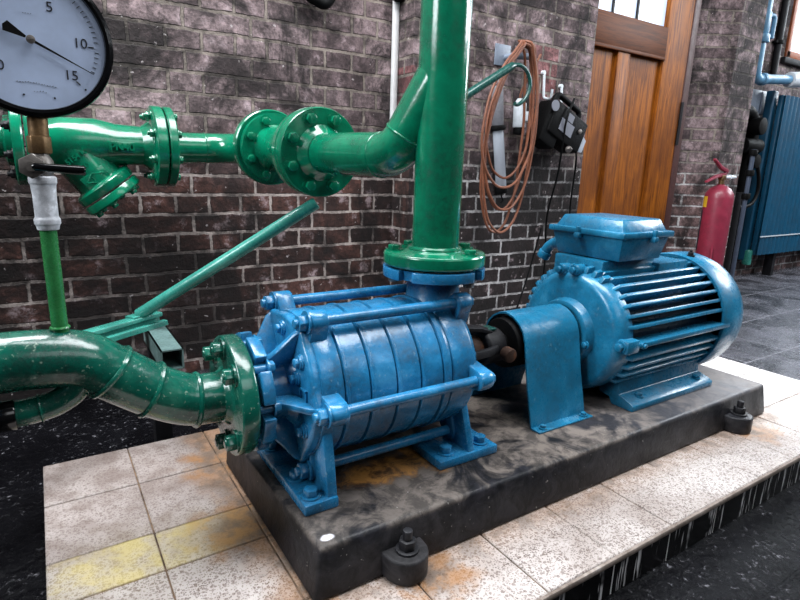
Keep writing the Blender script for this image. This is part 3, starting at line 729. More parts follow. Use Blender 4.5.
# fan cowl
g = MB(); g.rev(O, AX, [(1.478, .158), (1.476, .166), (1.482, .1685), (1.555, .1685), (1.585, .160), (1.603, .140), (1.608, .12), (1.608, 0), (1.600, 0), (1.600, .12), (1.58, .15), (1.55, .160), (1.478, .160)], 64)
cw = mo.part('fan_cowl', g, BLUE_M)
g = MB(); y, z = px(YA, ZA, D(12), .168); g.cyl((1.502, y, z-.002), (1.502, y, z+.003), .011, seg=16); g.hexa((1.502, y, z+.001), (0, 0, 1), .008, .0095); g.cyl((1.502, y, z+.008), (1.502, y, z+.016), .004, seg=10); mo.part('bolt', g, DARKM, cw)
# feet
for s in (-1, 1):
    Y = lambda y: YA+s*y
    g = MB()
    g.prism([(Y(.160), 0), (Y(.160), .014), (Y(.148), .021), (Y(.118), .030), (Y(.112), .075), (Y(.06), .055), (Y(.06), .02), (Y(.092), .016), (Y(.10), 0)], 0, 1.132, 1.482, .003)
    ft = mo.part('foot', g, BLUE_M)
    for bx in (1.185, 1.435):
        g = MB(); g.bolt((bx, Y(.137), .022), (0, 0, 1), .009, .007); mo.part('foot_bolt', g, BLUE_M, ft)
# terminal box
bx0, bx1, by0, by1 = 1.118, 1.302, .785, .995
g = MB()
def frustum(lo, hi, z0, z1, ins):
    b = bmesh.new(); A = [b.verts.new((x, y, z0)) for x, y in ((lo[0]+ins, lo[1]+ins), (hi[0]-ins, lo[1]+ins), (hi[0]-ins, hi[1]-ins), (lo[0]+ins, hi[1]-ins))]
    B = [b.verts.new((x, y, z1)) for x, y in ((lo[0], lo[1]), (hi[0], lo[1]), (hi[0], hi[1]), (lo[0], hi[1]))]
    b.faces.new(A); b.faces.new(B)
    for i in range(4): b.faces.new([A[i], A[(i+1) % 4], B[(i+1) % 4], B[i]])
    return b
g._merge(frustum((bx0, by0), (bx1, by1), .348, .404, .012), .003)
tb = mo.part('terminal_box', g, BLUE_M)
g = MB(); g.bb((bx0-.008, by0-.008, .404), (bx1+.008, by1+.008, .418), .003)
b = frustum((bx0-.002, by0-.002), (bx1+.002, by1+.002), .4485, .415, .0); b.free()
b = bmesh.new()
def ringv(ins, z): return [b.verts.new((x, y, z)) for x, y in ((bx0+ins, by0+ins), (bx1-ins, by0+ins), (bx1-ins, by1-ins), (bx0+ins, by1-ins))]
A, B = ringv(.004, .416), ringv(.018, .446); b.faces.new(A); b.faces.new(B)
for i in range(4): b.faces.new([A[i], A[(i+1) % 4], B[(i+1) % 4], B[i]])
g._merge(b, .004)
lid = mo.part('lid', g, BLUE_M, tb)
for (sx, sy, n) in ((bx0-.006, .905, (-1, 0, 0)), (bx0-.006, .96, (-1, 0, 0)), (1.225, by0-.006, (0, -1, 0)), (1.16, by1+.006, (0, 1, 0))):
    if sy == .96: continue
    g = MB(); n = Vector(n); c = Vector((sx, sy, .40)); g.box(c+n*.004, (.016, .016, .014), .003); g.cyl(c+n*.005+Vector((0, 0, .003)), c+n*.005+Vector((0, 0, .022)), .0055, seg=14, bev=.001)
    mo.part('lid_screw', g, BLUE_M, lid)
g = MB(); g.tube(catmull([(1.15, .985, .372), (1.15, 1.01, .366), (1.148, 1.03, .352), (1.145, 1.045, .325)], 8), .0145, 18); g.cyl((1.15, .985, .372), (1.15, 1.006, .367), .0175, seg=24, bev=.002); g.cyl((1.147, 1.037, .34), (1.145, 1.045, .322), .018, seg=24, bev=.002)
mo.part('cable_gland', g, BLUE_M, tb)

# ================================================================== VERTICAL DISCHARGE PIPE WITH ITS BRANCH
dp = Thing('discharge_pipe', (.646, YA, .366), 'thick vertical green pipe rising from the round flange on the blue pump', 'pipe')
g = MB(); g.cyl((.647, YA, .372), (.649, YA, 1.35), .0462, seg=48); vp = dp.part('riser_pipe', g, GREEN)
g = MB(); g.rev((.646, YA, 0), UP, [(.367, .05), (.366, .098), (.370, .1005), (.387, .1005), (.391, .098), (.392, .060), (.396, .053), (.402, .0472), (.402, .03), (.367, .03)], 64, .001)
ff = dp.part('flange', g, GREEN)
for a in fb:
    g = MB(); g.bolt((.646+.08*math.cos(a), YA+.08*math.sin(a), .391), UP, .0125, .0085); dp.part('bolt', g, GREEN, ff)
g = MB(); g.torus((.646, YA, .397), UP, .0495, .0045, 44); dp.parts('weld_seam', g, GREEN, ff)
DB = Vector((.16, -.98, 0)).normalized()
DV = Vector((.007, -.267, -.012)).normalized()
FB = Vector((.553, 1.195, .575))           # pipe-side face of the near branch flange
EL = Vector((.598, .945, .572)); TOP = Vector((.648, YA, .572+.150))
path = bend([FB, EL, TOP], .065, 10)
g = MB(); g.tube(path, .0445, 40); br = dp.part('branch_elbow', g, GREEN)
g = MB()
u = (TOP-EL).normalized(); L = .065*math.tan(DB.angle(u)/2)
g.torus(EL-DB*(L+.004), DB, .0443, .0018, 40); g.torus(EL+u*(L+.003), u, .0443, .0024, 40); g.torus(EL-DB*.16, DB, .0443, .0014, 40)
dp.parts('weld_seam', g, GREEN, br)
g = MB(); g.rev(FB, DV, [(-.030, .04), (-.030, .098), (-.027, .1005), (-.004, .1005), (0, .098), (.001, .062), (.012, .052), (.02, .044), (.02, .03)], 56); bf = dp.part('branch_flange', g, GREEN, br)
a_, u_, v_ = frame_from(DV)
for k in range(8):
    t = D(22.5+45*k); p = FB+(u_*math.cos(t)+v_*math.sin(t))*.079
    g = MB(); g.bolt(p, DV, .0125, .011); g_ = dp.part('bolt', g, GREEN, br)
g = MB(); g.rev((.646, YA, 1.33), UP, [(0, .04), (0, .1), (.02, .1), (.02, .04)], 40); dp.part('upper_flange', g, GREEN)

# check valve between two flanges
FE = FB-DV*.0315; FK = FE-DV*.268
LV = (FE-FK).length
cv = Thing('check_valve', (FK+FE)/2, 'short green valve body clamped between the two bolted flanges', 'valve')
g = MB(); g.rev(FK, DV, [(-.002, .04), (-.002, .05), (.004, .09), (.022, .09), (.026, .060), (.06, .048), (LV-.11, .057), (LV-.05, .058), (LV-.028, .064), (LV-.024, .098), (LV-.002, .1005), (LV, .098), (LV, .04)], 48, 0); cvb = cv.part('body', g, GREEN)
a_, u_, v_ = frame_from(DV)
g = MB(); P = FK+DV*(LV*.52)-u_*0
for s in (1, -1):
    g.quadslab([FK+DV*.10+u_*s*.05, FK+DV*.2+u_*s*.07, FK+DV*.2+u_*s*.05], v_, .012, .002)
cv.parts('rib', g, GREEN, cvb)
for k in range(8):
    t = D(22.5+45*k); p = FK+DV*.022+(u_*math.cos(t)+v_*math.sin(t))*.074
    g = MB(); g.bolt(p, DV, .0115, .010); cv.part('bolt', g, GREEN, cvb)

# horizontal run: elbow, pipe to the strainer
YS, ZS = 1.72, .583
bp = Thing('branch_pipe', (.42, 1.7, .583), 'horizontal green pipe joining the strainer to the round valve flange', 'pipe')
e0 = FK-DV*.03; C0 = Vector((.495, YS, ZS))
g = MB(); pp = bend([(.332, YS, ZS), (.50, YS, .586), e0], .105, 12); g.tube(pp, .0425, 36); b0 = bp.part('run', g, GREEN)
g = MB(); g.torus((.42, YS, .585), (1, 0, 0), .0425, .0016, 36); g.torus(pp[-2], pp[-1]-pp[-3], .0425, .0018, 36); bp.parts('weld_seam', g, GREEN, b0)
g = MB(); g.rev(FK, DV, [(-.028, .04), (-.028, .097), (-.025, .0995), (-.006, .0995), (-.003, .097), (-.003, .04)], 56); bp.part('valve_flange', g, GREEN)
g = MB(); g.rev((0, YS, ZS), AX, [(.309, .04), (.309, .106), (.312, .109), (.328, .109), (.331, .106), (.331, .06), (.345, .046), (.345, .04)], 56); sf = bp.part('strainer_flange', g, GREEN)
for k in range(8):
    y, z = px(YS, ZS, D(22.5+45*k), .087); g = MB(); g.bolt((.331, y, z), AX, .011, .009); bp.part('bolt', g, GREEN, sf)

g = MB(); g.cyl((.40, YS+.03, .583), (.40, 1.905, .583), .016, seg=16); g.cyl((.40, 1.893, .583), (.40, 1.905, .583), .04, seg=20); bp.part('added_wall_rod', g, GREEN)  # added support: unseen rod and disc between the run and the wall
# Y strainer
st = Thing('y_strainer', (.15, YS, .40), 'green cast Y-shaped strainer body hung between flanges behind the gauge', 'strainer')
g = MB(); g.rev((0, YS, ZS), AX, [(-.014, .04), (-.014, .106), (-.011, .109), (.006, .109), (.009, .105), (.012, .066), (.03, .056), (.06, .064), (.14, .066), (.19, .055), (.25, .052), (.272, .066), (.277, .105), (.280, .109), (.302, .109), (.305, .106), (.305, .04)], 56)
sb = st.part('body', g, GREEN)
DS = Vector((.60, -.05, -.80)).normalized(); A0 = Vector((.066, YS, ZS+.008))
g = MB(); g.rev(A0, DS, [(-.03, .03), (0, .060), (.06, .062), (.128, .062), (.134, .076), (.138, .079), (.156, .079), (.159, .077), (.159, .03)], 48); leg = st.part('basket_leg', g, GREEN, sb)
g = MB(); g.rev(A0, DS, [(.163, .03), (.163, .077), (.166, .079), (.183, .079), (.187, .076), (.187, 0)], 48); cap = st.part('cap', g, GREEN)
a_, u_, v_ = frame_from(DS)
for k in range(6):
    t = D(12+60*k); p = A0+DS*.187+(u_*math.cos(t)+v_*math.sin(t))*.062
    g = MB(); g.bolt(p, DS, .010, .010); st.part('bolt', g, GREEN, cap)
for (x, dr_) in ((.276, -1),):
    for k in range(8):
        y, z = px(YS, ZS, D(22.5+45*k), .087)
        g = MB(); g.bolt((x, y, z), (dr_, 0, 0), .011, .010, .006); st.part('bolt', g, GREEN, sb)
g = MB(); g.bb((.164, 1.658, ZS-.020), (.228, 1.674, ZS+.008), .002); pt = st.part('pressure_plate', g, GREEN, sb)
text('raised_text', 'PN40', (.196, 1.6545, ZS-.006), .0255, FACE_FRONT, GREEN, st.o, st.loc, .004)
# cast emblem plate on the leg and raised marks, lying along the leg
ex = Vector((DS.x, 0, DS.z)).normalized(); ez = Vector((-ex.z, 0, ex.x))
M3 = Matrix((( -ez.x, 0, ex.x), (0, 1, 0), (-ez.z, 0, ex.z)))
c = Vector((.128, 1.660, .498))
R3 = Matrix((ez, Vector((0, 1, 0)), -ex)).transposed()
g = MB(); g.box(c, (.066, .012, .034), .002, R3); emb = st.part('emblem_plate', g, GREEN, leg)
g = MB()
dd = [c+ez*a+ex*b_ for a, b_ in ((-.024, 0), (0, -.013), (.024, 0), (0, .013))]
for i in range(4):
    p, q = dd[i].copy(), dd[(i+1) % 4].copy(); p.y = q.y = 1.6545; g.cyl(p, q, .0022, seg=8)
p0 = c.copy(); p0.y = 1.6545
for dx in (-.006, .006): g.cyl(p0+ez*dx-ex*.006, p0+ez*dx+ex*.006, .002, seg=8)
g.cyl(p0-ez*.006, p0+ez*.006, .002, seg=8)
st.part('diamond_emblem', g, GREEN, leg)
RT = Matrix((ez, -ex, Vector((0, -1, 0)))).transposed()
q = Vector((.088, 1.655, .548)); text('raised_text', '5154 K', q, .019, RT, GREEN, st.o, st.loc, .003)
q = Vector((.106, 1.656, .527)); text('raised_text', '50', q, .019, RT, GREEN, st.o, st.loc, .003)

g = MB(); g.cyl((.09, YS+.03, .583), (.09, 1.905, .583), .016, seg=16); g.cyl((.09, 1.893, .583), (.09, 1.905, .583), .04, seg=20); st.part('added_wall_rod', g, GREEN)  # unseen rod to the wall, added behind the strainer to hold it
# pipe left of the strainer
ip = Thing('inlet_pipe', (-.4, YS, .583), 'green horizontal pipe entering the strainer at the photo\'s left edge', 'pipe')
g = MB(); g.cyl((-1.2, YS, ZS), (-.04, YS, ZS), .043, seg=36); ip.part('run', g, GREEN)
g = MB(); g.rev((0, YS, ZS), AX, [(-.062, .04), (-.055, .06), (-.041, .062), (-.041, .106), (-.038, .109), (-.022, .109), (-.018, .106), (-.018, .04)], 56); f_ = ip.part('flange', g, GREEN)
for k in range(8):
    y, z = px(YS, ZS, D(22.5+45*k), .087); g = MB(); g.bolt((-.041, y, z), (-1, 0, 0), .011, .010, .006); ip.part('bolt', g, DARKM, f_)

g = MB(); g.cyl((-.35, YS+.03, .583), (-.35, 1.905, .583), .016, seg=16); g.cyl((-.35, 1.893, .583), (-.35, 1.905, .583), .04, seg=20); ip.part('added_wall_rod', g, GREEN)  # made-up rod and disc holding the inlet pipe, hidden behind it
# ================================================================== SUCTION PIPE
sp = Thing('suction_pipe', (.0, YA, .17), 'dark green S-bent suction pipe bolted to the left end of the pump', 'pipe')
SR = .041
pts = [(.228, YA, .172), (.205, YA, .172), (.170, YA, .176), (.122, YA, .200), (.062, YA, .243), (.026, YA, .268), (-.03, YA, .277), (-.10, YA, .278)]
pc = catmull(pts, 8)
g = MB(); g.tube(pc, SR, 44); bodyp = sp.part('bent_run', g, GREEN_OLD)
g = MB(); g.cyl((-.10, YA, .278), (-1.2, YA, .278), SR, seg=44); sp.part('straight_run', g, GREEN_OLD)
def at_x(x):
    i = min(range(1, len(pc)-1), key=lambda i: abs(pc[i].x-x)); return pc[i], (pc[i+1]-pc[i-1]).normalized()
for x, tilt in ((.062, -.25), (.118, .15), (.182, .1)):
    p, d = at_x(x); d = Quaternion((0, 1, 0), -tilt*.5) @ d
    g = MB(); g.torus(p, d, SR*1.01, .0042, 44, 8); sp.parts('weld_seam', g, GREEN_OLD, bodyp)
g = MB(); g.rev((0, YA, ZA), AX, [(.216, SR*.9), (.217, .0425), (.221, .0445), (.2265, .049), (.2268, .098), (.229, .1005), (.250, .1005), (.2545, .0985), (.2545, .03)], 64, .001); sfl = sp.part('flange', g, GREEN_OLD)
for k in (0, 47, 135, 180, 225, 315):
    y, z = px(YA, ZA, D(k), .081); g = MB(); g.bolt((.2265, y, z), (-1, 0, 0), .0135, .014, .002, .1); sp.part('bolt', g, GREEN_OLD, sfl)
g = MB(); g.rev((0, YA, .278), AX, [(-.123, .03), (-.123, .1), (-.098, .1), (-.095, .097), (-.095, .03)], 48); lf = sp.part('end_flange', g, GREEN_OLD)
for k in range(8):
    y, z = px(YA, .278, D(22.5+45*k), .08); g = MB(); g.bolt((-.095, y, z), AX, .011, .012, .004); sp.part('bolt', g, BLUE, lf)
g = MB(); dpts = catmull([(.032, .862, .262), (.017, .862, .230), (-.006, .862, .214), (-.03, .862, .208), (-.055, .862, .206), (-.11, .862, .205), (-.3, .862, .205)], 8); g.tube(dpts, .0185, 24)
g.torus((-.028, .862, .2083), (1, 0, .1), .0185, .0018, 24, 8)
dn = sp.part('drain_branch', g, GREEN_OLD)
g = MB(); g.cyl((-.082, .862, .2055), (-.056, .862, .206), .0215, seg=28, bev=.002); g.cyl((-.098, .862, .2052), (-.084, .862, .2055), .034, seg=28, bev=.002); sp.part('coupling_sleeve', g, BLACKG, dn, label='black sleeve')
g = MB(); g.cyl((.006, YA, .30), (.0055, YA, .460), .0102, seg=26); g.torus((.006, YA, .3185), UP, .0105, .0024, 26, 8); rz = sp.part('gauge_riser', g, GREEN_LIGHT, label='bright green upright tube')
g = MB(); g.rev((.006, YA, 0), UP, [(.454, .008), (.454, .0128), (.460, .0138), (.462, .0155), (.468, .0155), (.471, .0136), (.50, .0138), (.513, .0148), (.515, .0162), (.522, .0162), (.524, .014), (.524, .006)], 30, .001); sp.part('pipe_socket', g, GALV, rz, label='white flaking threaded socket')

gc = Thing('gauge_cock', (.006, YA, .522), 'small brass shut-off cock with black lever below the gauge', 'valve')
g = MB(); g.rev((.006, YA, 0), UP, [(.5245, .006), (.5245, .0125), (.529, .0145), (.536, .015), (.543, .0145), (.549, .011), (.552, .010), (.552, .006)], 28); cb = gc.part('body', g, STEEL)
g = MB(); g.hexa((.007, YA, .552), UP, .0142, .022, .002, .35); g.cyl((.007, YA, .552), (.008, YA+.004, .596), .0115, seg=24); gc.part('union_nut', g, BRASS, cb)
hb = Vector((-.0035, YA-.017, .536)); hd = Vector((-.1, -1, 0)).normalized()
g = MB(); g.cyl(hb+Vector((0, .02, 0)), hb, .012, seg=20); g.hexa(hb, hd, .0155, .009, .0015, .5); g.cyl(hb, hb+hd*.014, .006, seg=14); gc.part('spindle_nut', g, STEEL, cb)
g = MB(); l0 = hb+hd*.012+Vector((.001, 0, 0)); l1 = l0+Vector((.058, -.006, -.004)); g.tube([l0+(l1-l0)*t for t in (0, .05, .3, .6, .9, .97, 1)], [.003, .0048, .0052, .0056, .0062, .0062, .004], 18); gc.part('lever', g, BLACKG)

# ================================================================== PRESSURE GAUGE
GC = Vector((.0106, YA+.012, .6985)); GR = .1015
pg = Thing('pressure_gauge', (GC.x, GC.y, .595), 'large round white-faced pressure gauge with black rim standing on the cock', 'gauge')
FY = (0, -1, 0)
g = MB(); g.rev(GC, FY, [(-.03, 0), (-.03, .088), (-.025, .094), (.012, .096), (.014, GR), (.018, GR+.001), (.026, GR), (.029, .096), (.027, .0915), (.020, .0905), (.019, .0)], 72); g.cyl(GC-Vector((.003, .006, .099)), GC-Vector((.001, 0, .09)), .0135, seg=24)
ca_ = pg.part('case', g, BLACKG)
g = MB(); g.rev(GC, FY, [(.0185, 0), (.0185, .0908), (.0205, .0908), (.0205, 0)], 72); dl = pg.part('dial', g, DIAL)
yf = GC.y-.0210
def dpos(deg, r): a = D(deg); return Vector((GC.x+r*math.sin(a), yf, GC.z+r*math.cos(a)))
g = MB()
for i in range(-28, 28):
    deg = i*5.0
    if deg > 118 and deg < 132 or deg > 136: continue
    major = deg in (-135, -85, -35, 30, 90) or i == 27
    if i == 27: deg = 134
    r0, r1 = (.070, .0765) if major else (.0775, .0825)
    g.quadslab([dpos(deg, r0)+Vector((0, 0, 0)), dpos(deg, r1)], FY, .0004) if False else g.cyl(dpos(deg, r0), dpos(deg, r1), .0009 if major else .00045, seg=6)
for (deg, r) in ((172-8, .077), (192, .074), (134, .085)): g.cyl(dpos(deg, r)+Vector((0, .0005, 0)), dpos(deg, r)+Vector((0, -.0005, 0)), .0013, seg=10)
for i in range(15):        # worn maker's script and tiny marks below the centre
    a = -.022+.0032*i; p = Vector((GC.x+a, yf, GC.z-.055-.004*abs(i-6)/8*(1 if i > 8 else .3)))
    g.cyl(p, p+Vector((random.uniform(.0006, .0018), 0, random.uniform(-.0012, .0012))), .0004, seg=6)
for i in range(5): 
    p = Vector((GC.x-.003+.0035*i, yf, GC.z-.067)); g.cyl(p, p+Vector((.0008, 0, random.uniform(-.0016, .0016))), .0004, seg=6)
for i in range(4):
    p = Vector((GC.x-.006+.003*i, yf, GC.z+.034)); g.cyl(p, p+Vector((.001, 0, random.uniform(-.001, .001))), .00035, seg=6)
pg.part('scale_marks', g, INK, dl)
for s, deg, r in (('0', -34, .060), ('5', 30, .0525), ('10', 87, .060), ('15', 133, .061), ('0', -134, .053)):
    text('numeral', s, dpos(deg, r)+Vector((0, 0, 0)), .0185, FACE_FRONT, INK, pg.o, pg.loc, .0002)
g = MB()
nd = 117.0; td = nd+180
def npos(deg, r, side=0):
    a = D(deg); return Vector((GC.x+r*math.sin(a)+side*math.cos(a), yf-.004, GC.z+r*math.cos(a)-side*math.sin(a)))
g.quadslab([npos(nd, .082, 0.0003), npos(nd, .082, -.0003), npos(nd, 0, -.0019), npos(nd, 0, .0019)], FY, .0012)
g.quadslab([npos(td, .006, .0015), npos(td, .006, -.0015), npos(td, .031, -.0072), npos(td, .034, 0), npos(td, .031, .0072)], FY, .0012)
ndl = pg.part('needle', g, BLACK)
g = MB(); g.cyl((GC.x, yf-.002, GC.z), (GC.x, yf-.008, GC.z), .0055, seg=24, bev=.001); g.bb((GC.x-.004, yf-.0085, GC.z-.0006), (GC.x+.004, yf-.0078, GC.z+.0006)); pg.part('needle_hub', g, STEEL, ndl)
pg.o.scale = (.89, .89, .89)

# ================================================================== PIPE SUPPORT
ps = Thing('pipe_support', (.206, 1.9, .13), 'teal steel support of tube, channel and slanting brace on brickwork', 'bracket')
g = MB()
x0, x1, z0, z1, t_ = .183, .229, .109, .155, .003
for lo, hi in (((x0, 1.2, z0), (x1, 1.44, z0+t_)), ((x0, 1.2, z1-t_), (x1, 1.44, z1)), ((x0, 1.2, z0), (x0+t_, 1.44, z1)), ((x1-t_, 1.2, z0), (x1, 1.44, z1))): g.bb(lo, hi)
ps.part('square_tube', g, TEALG)
g = MB(); g.bb((.186, 1.38, ZF), (.226, 1.42, z0+.001), .002); ps.part('added_post', g, DARKM)  # assumed post, added out of sight to carry the tube
ra, rb = Vector((-.33, 1.052, .1555)), Vector((.222, 1.419, .1555)); rd = (rb-ra).normalized(); rn = Vector((-rd.y, rd.x, 0))
RM = Matrix((rd, rn, Vector((0, 0, 1)))).transposed(); rc = (ra+rb)/2; rl = (rb-ra).length
g = MB(); U3 = Vector((0, 0, 1))
g.box(rc+U3*.0015, (rl, .05, .003), 0, RM); g.box(rc-rn*.017+U3*.006, (rl, .014, .012), .002, RM); g.box(rc+rn*.017+U3*.006, (rl, .014, .012), .002, RM)
g.box(rc+rn*.006+U3*.012, (rl, .004, .024), 0, RM); g.box(rc+rn*.006+U3*.0245, (rl, .030, .011), .003, RM)
ps.part('channel_rail', g, TEAL)
bt = FB-DB*.02+Vector((-.004, -.006, -.113)); g = MB(); bq = Vector((.170, 1.395, .188)); g.cyl(bq, bt, .0145, seg=24, bev=.002); g.box(bq+Vector((0, 0, -.001)), (.05, .03, .006), .001, RM); ps.part('brace', g, TEAL)

# ================================================================== ON THE RIGHT-HAND BRICKWORK
YW = 1.78
hk = Thing('cable_hook', (1.60, YW, 1.0), 'grey steel hook with back plate holding the cable coil', 'hook')
g = MB(); g.bb((1.568, YW-.006, .955), (1.650, YW, 1.035), .003); hk.part('back_plate', g, GREYM)
g = MB(); g.tube(bend([(1.625, YW-.004, .988), (1.625, YW-.05, .988), (1.735, YW-.05, .998)], .015, 5), .0125, 18); hk.part('peg', g, GREYM)
# coiled extension cable
ec = Thing('extension_cable', (1.64, YW-.05, 1.0), 'orange-brown cable hung in long loops on the grey hook', 'cable')
g = MB(); P = []
random.seed(3)
loops = 6
for k in range(loops):
    cx = 1.560+random.uniform(-.014, .014); wd = .100+.007*k; bot = .30+.05*((k*2) % loops)*random.uniform(.75, 1.1); yy = YW-.070-.0065*k
    top = 1.010+.004*k
    H = top-bot
    for i in range(24):
        a = 2*PI*i/24; s_ = (1-math.cos(a))/2
        x = cx+math.sin(a)*wd*(.62+.52*s_**.5)+random.uniform(-.003, .003)+.085*(1-s_)**2+.018*s_
        P.append((x, YW-.056 if s_ < .001 else yy-.004, top-H*s_+(.012 if s_ <= .05 else 0)))
g.tube(catmull(P, 3), .0052, 8); ec.part('loops', g, CABLE)
g = MB(); g.tube(catmull([(1.748, YW-.075, 1.005), (1.715, YW-.075, .95), (1.688, YW-.045, .86), (1.686, YW-.045, .80)], 8), .005, 8); ec.part('tail', g, CABLE)
g = MB(); g.cyl((1.685, YW-.045, .818), (1.688, YW-.045, .722), .026, seg=26, bev=.004); g.box((1.70, YW-.062, .765), (.03, .03, .04), .004); g.cyl((1.685, YW-.045, .835), (1.685, YW-.045, .815), .012, .024, 20); so = ec.part('socket', g, WHITE, label='white cable socket')
g = MB(); g.cyl((1.688, YW-.045, .722), (1.688, YW-.045, .695), .022, seg=22, bev=.003); ec.part('socket_cap', g, BLACK, so)
# inspection lamp
il = Thing('inspection_lamp', (1.60, YW-.03, .46), 'slim hand lamp with black grip and pale tube inside the coil', 'lamp')
p0, p1, p2 = Vector((1.580, YW-.018, .875)), Vector((1.597, YW-.018, .725)), Vector((1.640, YW-.018, .475))
g = MB(); g.cyl(p0, p1, .0235, seg=26, bev=.004); il.part('grip', g, GREYP)
g = MB(); g.cyl(p1, p1+(p2-p1).normalized()*.018, .031, seg=26, bev=.003); il.part('collar', g, BLACK)
g = MB(); g.cyl(p1+(p2-p1)*.05, p2, .0225, seg=26, bev=.004); il.part('tube_lens', g, LENS)
g = MB(); d = (p2-p1).normalized(); g.cyl(p2-d*.01, p2+d*.02, .028, seg=24, bev=.004); g.tube(catmull([p2+d*.02, p2+d*.035, p2+d*.05+Vector((.008, 0, 0)), p2+d*.06+Vector((-.006, 0, 0))], 6), .003, 8); il.part('end_cap', g, BLACK)
# hooked green rod behind the riser pipe
g = MB(); a, b = Vector((1.105, 1.60, .690)), Vector((1.500, 1.60, .921))
b2 = (b-a).normalized()
hp = [a+(b-a)*t for t in (0, .25, .5, .75, .96, 1.0)] + [b+Vector((.012, 0, .004))]
rs = [.0150]*5+[.0135, .0085]
arc = [(1.54, .927), (1.570, .915), (1.592, .888), (1.597, .856), (1.586, .826), (1.564, .802), (1.540, .790), (1.526, .793)]
pts = catmull(hp[:5], 4)[:-1] + [Vector(p) for p in hp[4:]]
pts2 = catmull([hp[6]]+[Vector((x, 1.60, z)) for x, z in arc], 5)
g.tube(hp, rs, 20); g.tube(pts2, .0075, 16)
g.cyl((1.13, 1.60, .7047), (1.13, 1.79, .7047), .012, seg=16)
single('hooked_rod', g, TEAL_DARK, (1.13, 1.78, .70), 'dark green rod ending in a curled hook beside the riser pipe', 'hook')
# black work lamp on two white hooks
for (hx, z1) in ((1.842, .955), (1.955, .912)):
    g = MB(); g.cyl((hx, YW, z1), (hx, YW-.014, z1), .009, seg=14); g.tube(bend([(hx, YW-.012, z1+.006), (hx+.004, YW-.016, z1-.10), (hx+.006, YW-.055, z1-.112), (hx+.006, YW-.06, z1-.07)], [.014, .012], 6), .0055, 12)
    single('wall_hook', g, WHITE, (hx, YW, z1), 'white bent wall hook above the black lamp, under the red bricks' if hx < 1.9 else 'white bent wall hook carrying the black lamp handle, nearer the door', 'hook', None)
wl = Thing('work_lamp', (1.95, YW-.05, .62), 'black boxy work lamp hanging tilted from two white wall hooks', 'lamp')
ta = D(-24); ct, st_ = math.cos(ta), math.sin(ta)
RL = Matrix(((ct, 0, -st_), (0, 1, 0), (st_, 0, ct)))
cL = Vector((1.905, YW-.062, .738)); LX, LZ = RL @ Vector((1, 0, 0)), RL @ Vector((0, 0, 1)); LP = lambda x, y, z: cL+LX*x+LZ*z+Vector((0, y, 0))
g = MB(); g.box(LP(.01, 0, 0), (.215, .10, .135), .010, RL); g.box(LP(-.065, .005, -.025), (.10, .09, .18), .012, RL); wb = wl.part('housing', g, BLACK)
g = MB(); g.tube(bend([LP(-.085, 0, .06), LP(-.075, 0, .112), LP(.085, 0, .112), LP(.095, 0, .055)], .022, 6), .0125, 14); wl.part('handle', g, BLACK, wb)
g = MB(); g.quadslab([LP(.105, -.035, -.06), LP(.132, -.05, -.055), LP(.132, -.05, .0), LP(.11, -.035, .02)], (.3, -1, 0), .008, .002); wl.part('glass', g, LENS, wb)
g = MB(); g.box(LP(-.005, -.0515, -.01), (.085, .002, .05), 0, RL); g.box(LP(-.005, -.0515, .035), (.045, .002, .032), 0, RL); lb = wl.parts('label', g, LABELG, wb, label='two grey rating labels')
g = MB(); g.cyl(LP(-.110, -.049, .035), LP(-.110, -.0525, .035), .022, seg=28); wl.part('badge', g, LABELG, wb, label='round grey badge')
g = MB(); g.cyl(LP(.05, -.05, -.075), LP(.05, -.06, -.085), .014, seg=18, bev=.002); g.cyl(LP(.075, -.05, .015), LP(.075, -.058, .015), .010, seg=16, bev=.002); wl.parts('knob', g, STEEL, wb)
g = MB(); g.tube(catmull([LP(-.03, -.055, .11), LP(-.028, -.06, .0), (1.915, YW-.075, .55), (1.92, YW-.03, .35), (1.945, YW-.02, .12), (1.92, YW-.02, -.10), (1.80, YW-.04, -.155)], 8), .0045, 8)
wl.part('cord', g, BLACK)
g = MB(); g.tube(catmull([LP(.10, -.045, -.05), (2.065, YW-.04, .58), (2.08, YW-.02, .40), (2.095, YW-.02, .15), (2.09, YW-.02, -.155)], 8), .004, 8)
wl.part('cord', g, BLACK)
g = MB(); g.tube(catmull([(1.90, YW-.02, .30), (1.86, YW-.02, .15), (1.80, YW-.03, .0), (1.73, YW-.04, -.155)], 8), .004, 8); wl.part('cord', g, BLACK)

# hose loops hanging into view at the top of the back wall
for nm, pts, lb_ in (('hanging_hose', [(.74, 1.872, 1.3), (.79, 1.872, 1.13), (.845, 1.872, 1.085), (.90, 1.872, 1.10), (.96, 1.872, 1.3)], 'black hose loop hanging low on brick wall above the strainer pipe'),
                     ('hanging_hose', [(1.14, 1.87, 1.3), (1.15, 1.868, 1.17), (1.163, 1.862, 1.148), (1.172, 1.855, 1.17), (1.172, 1.85, 1.3)], 'short black hose loop hanging in the brick corner beside the riser pipe')):
    g = MB(); g.tube(catmull(pts, 8), .018, 14); single(nm, g, BLACK, pts[0], lb_, 'hose')

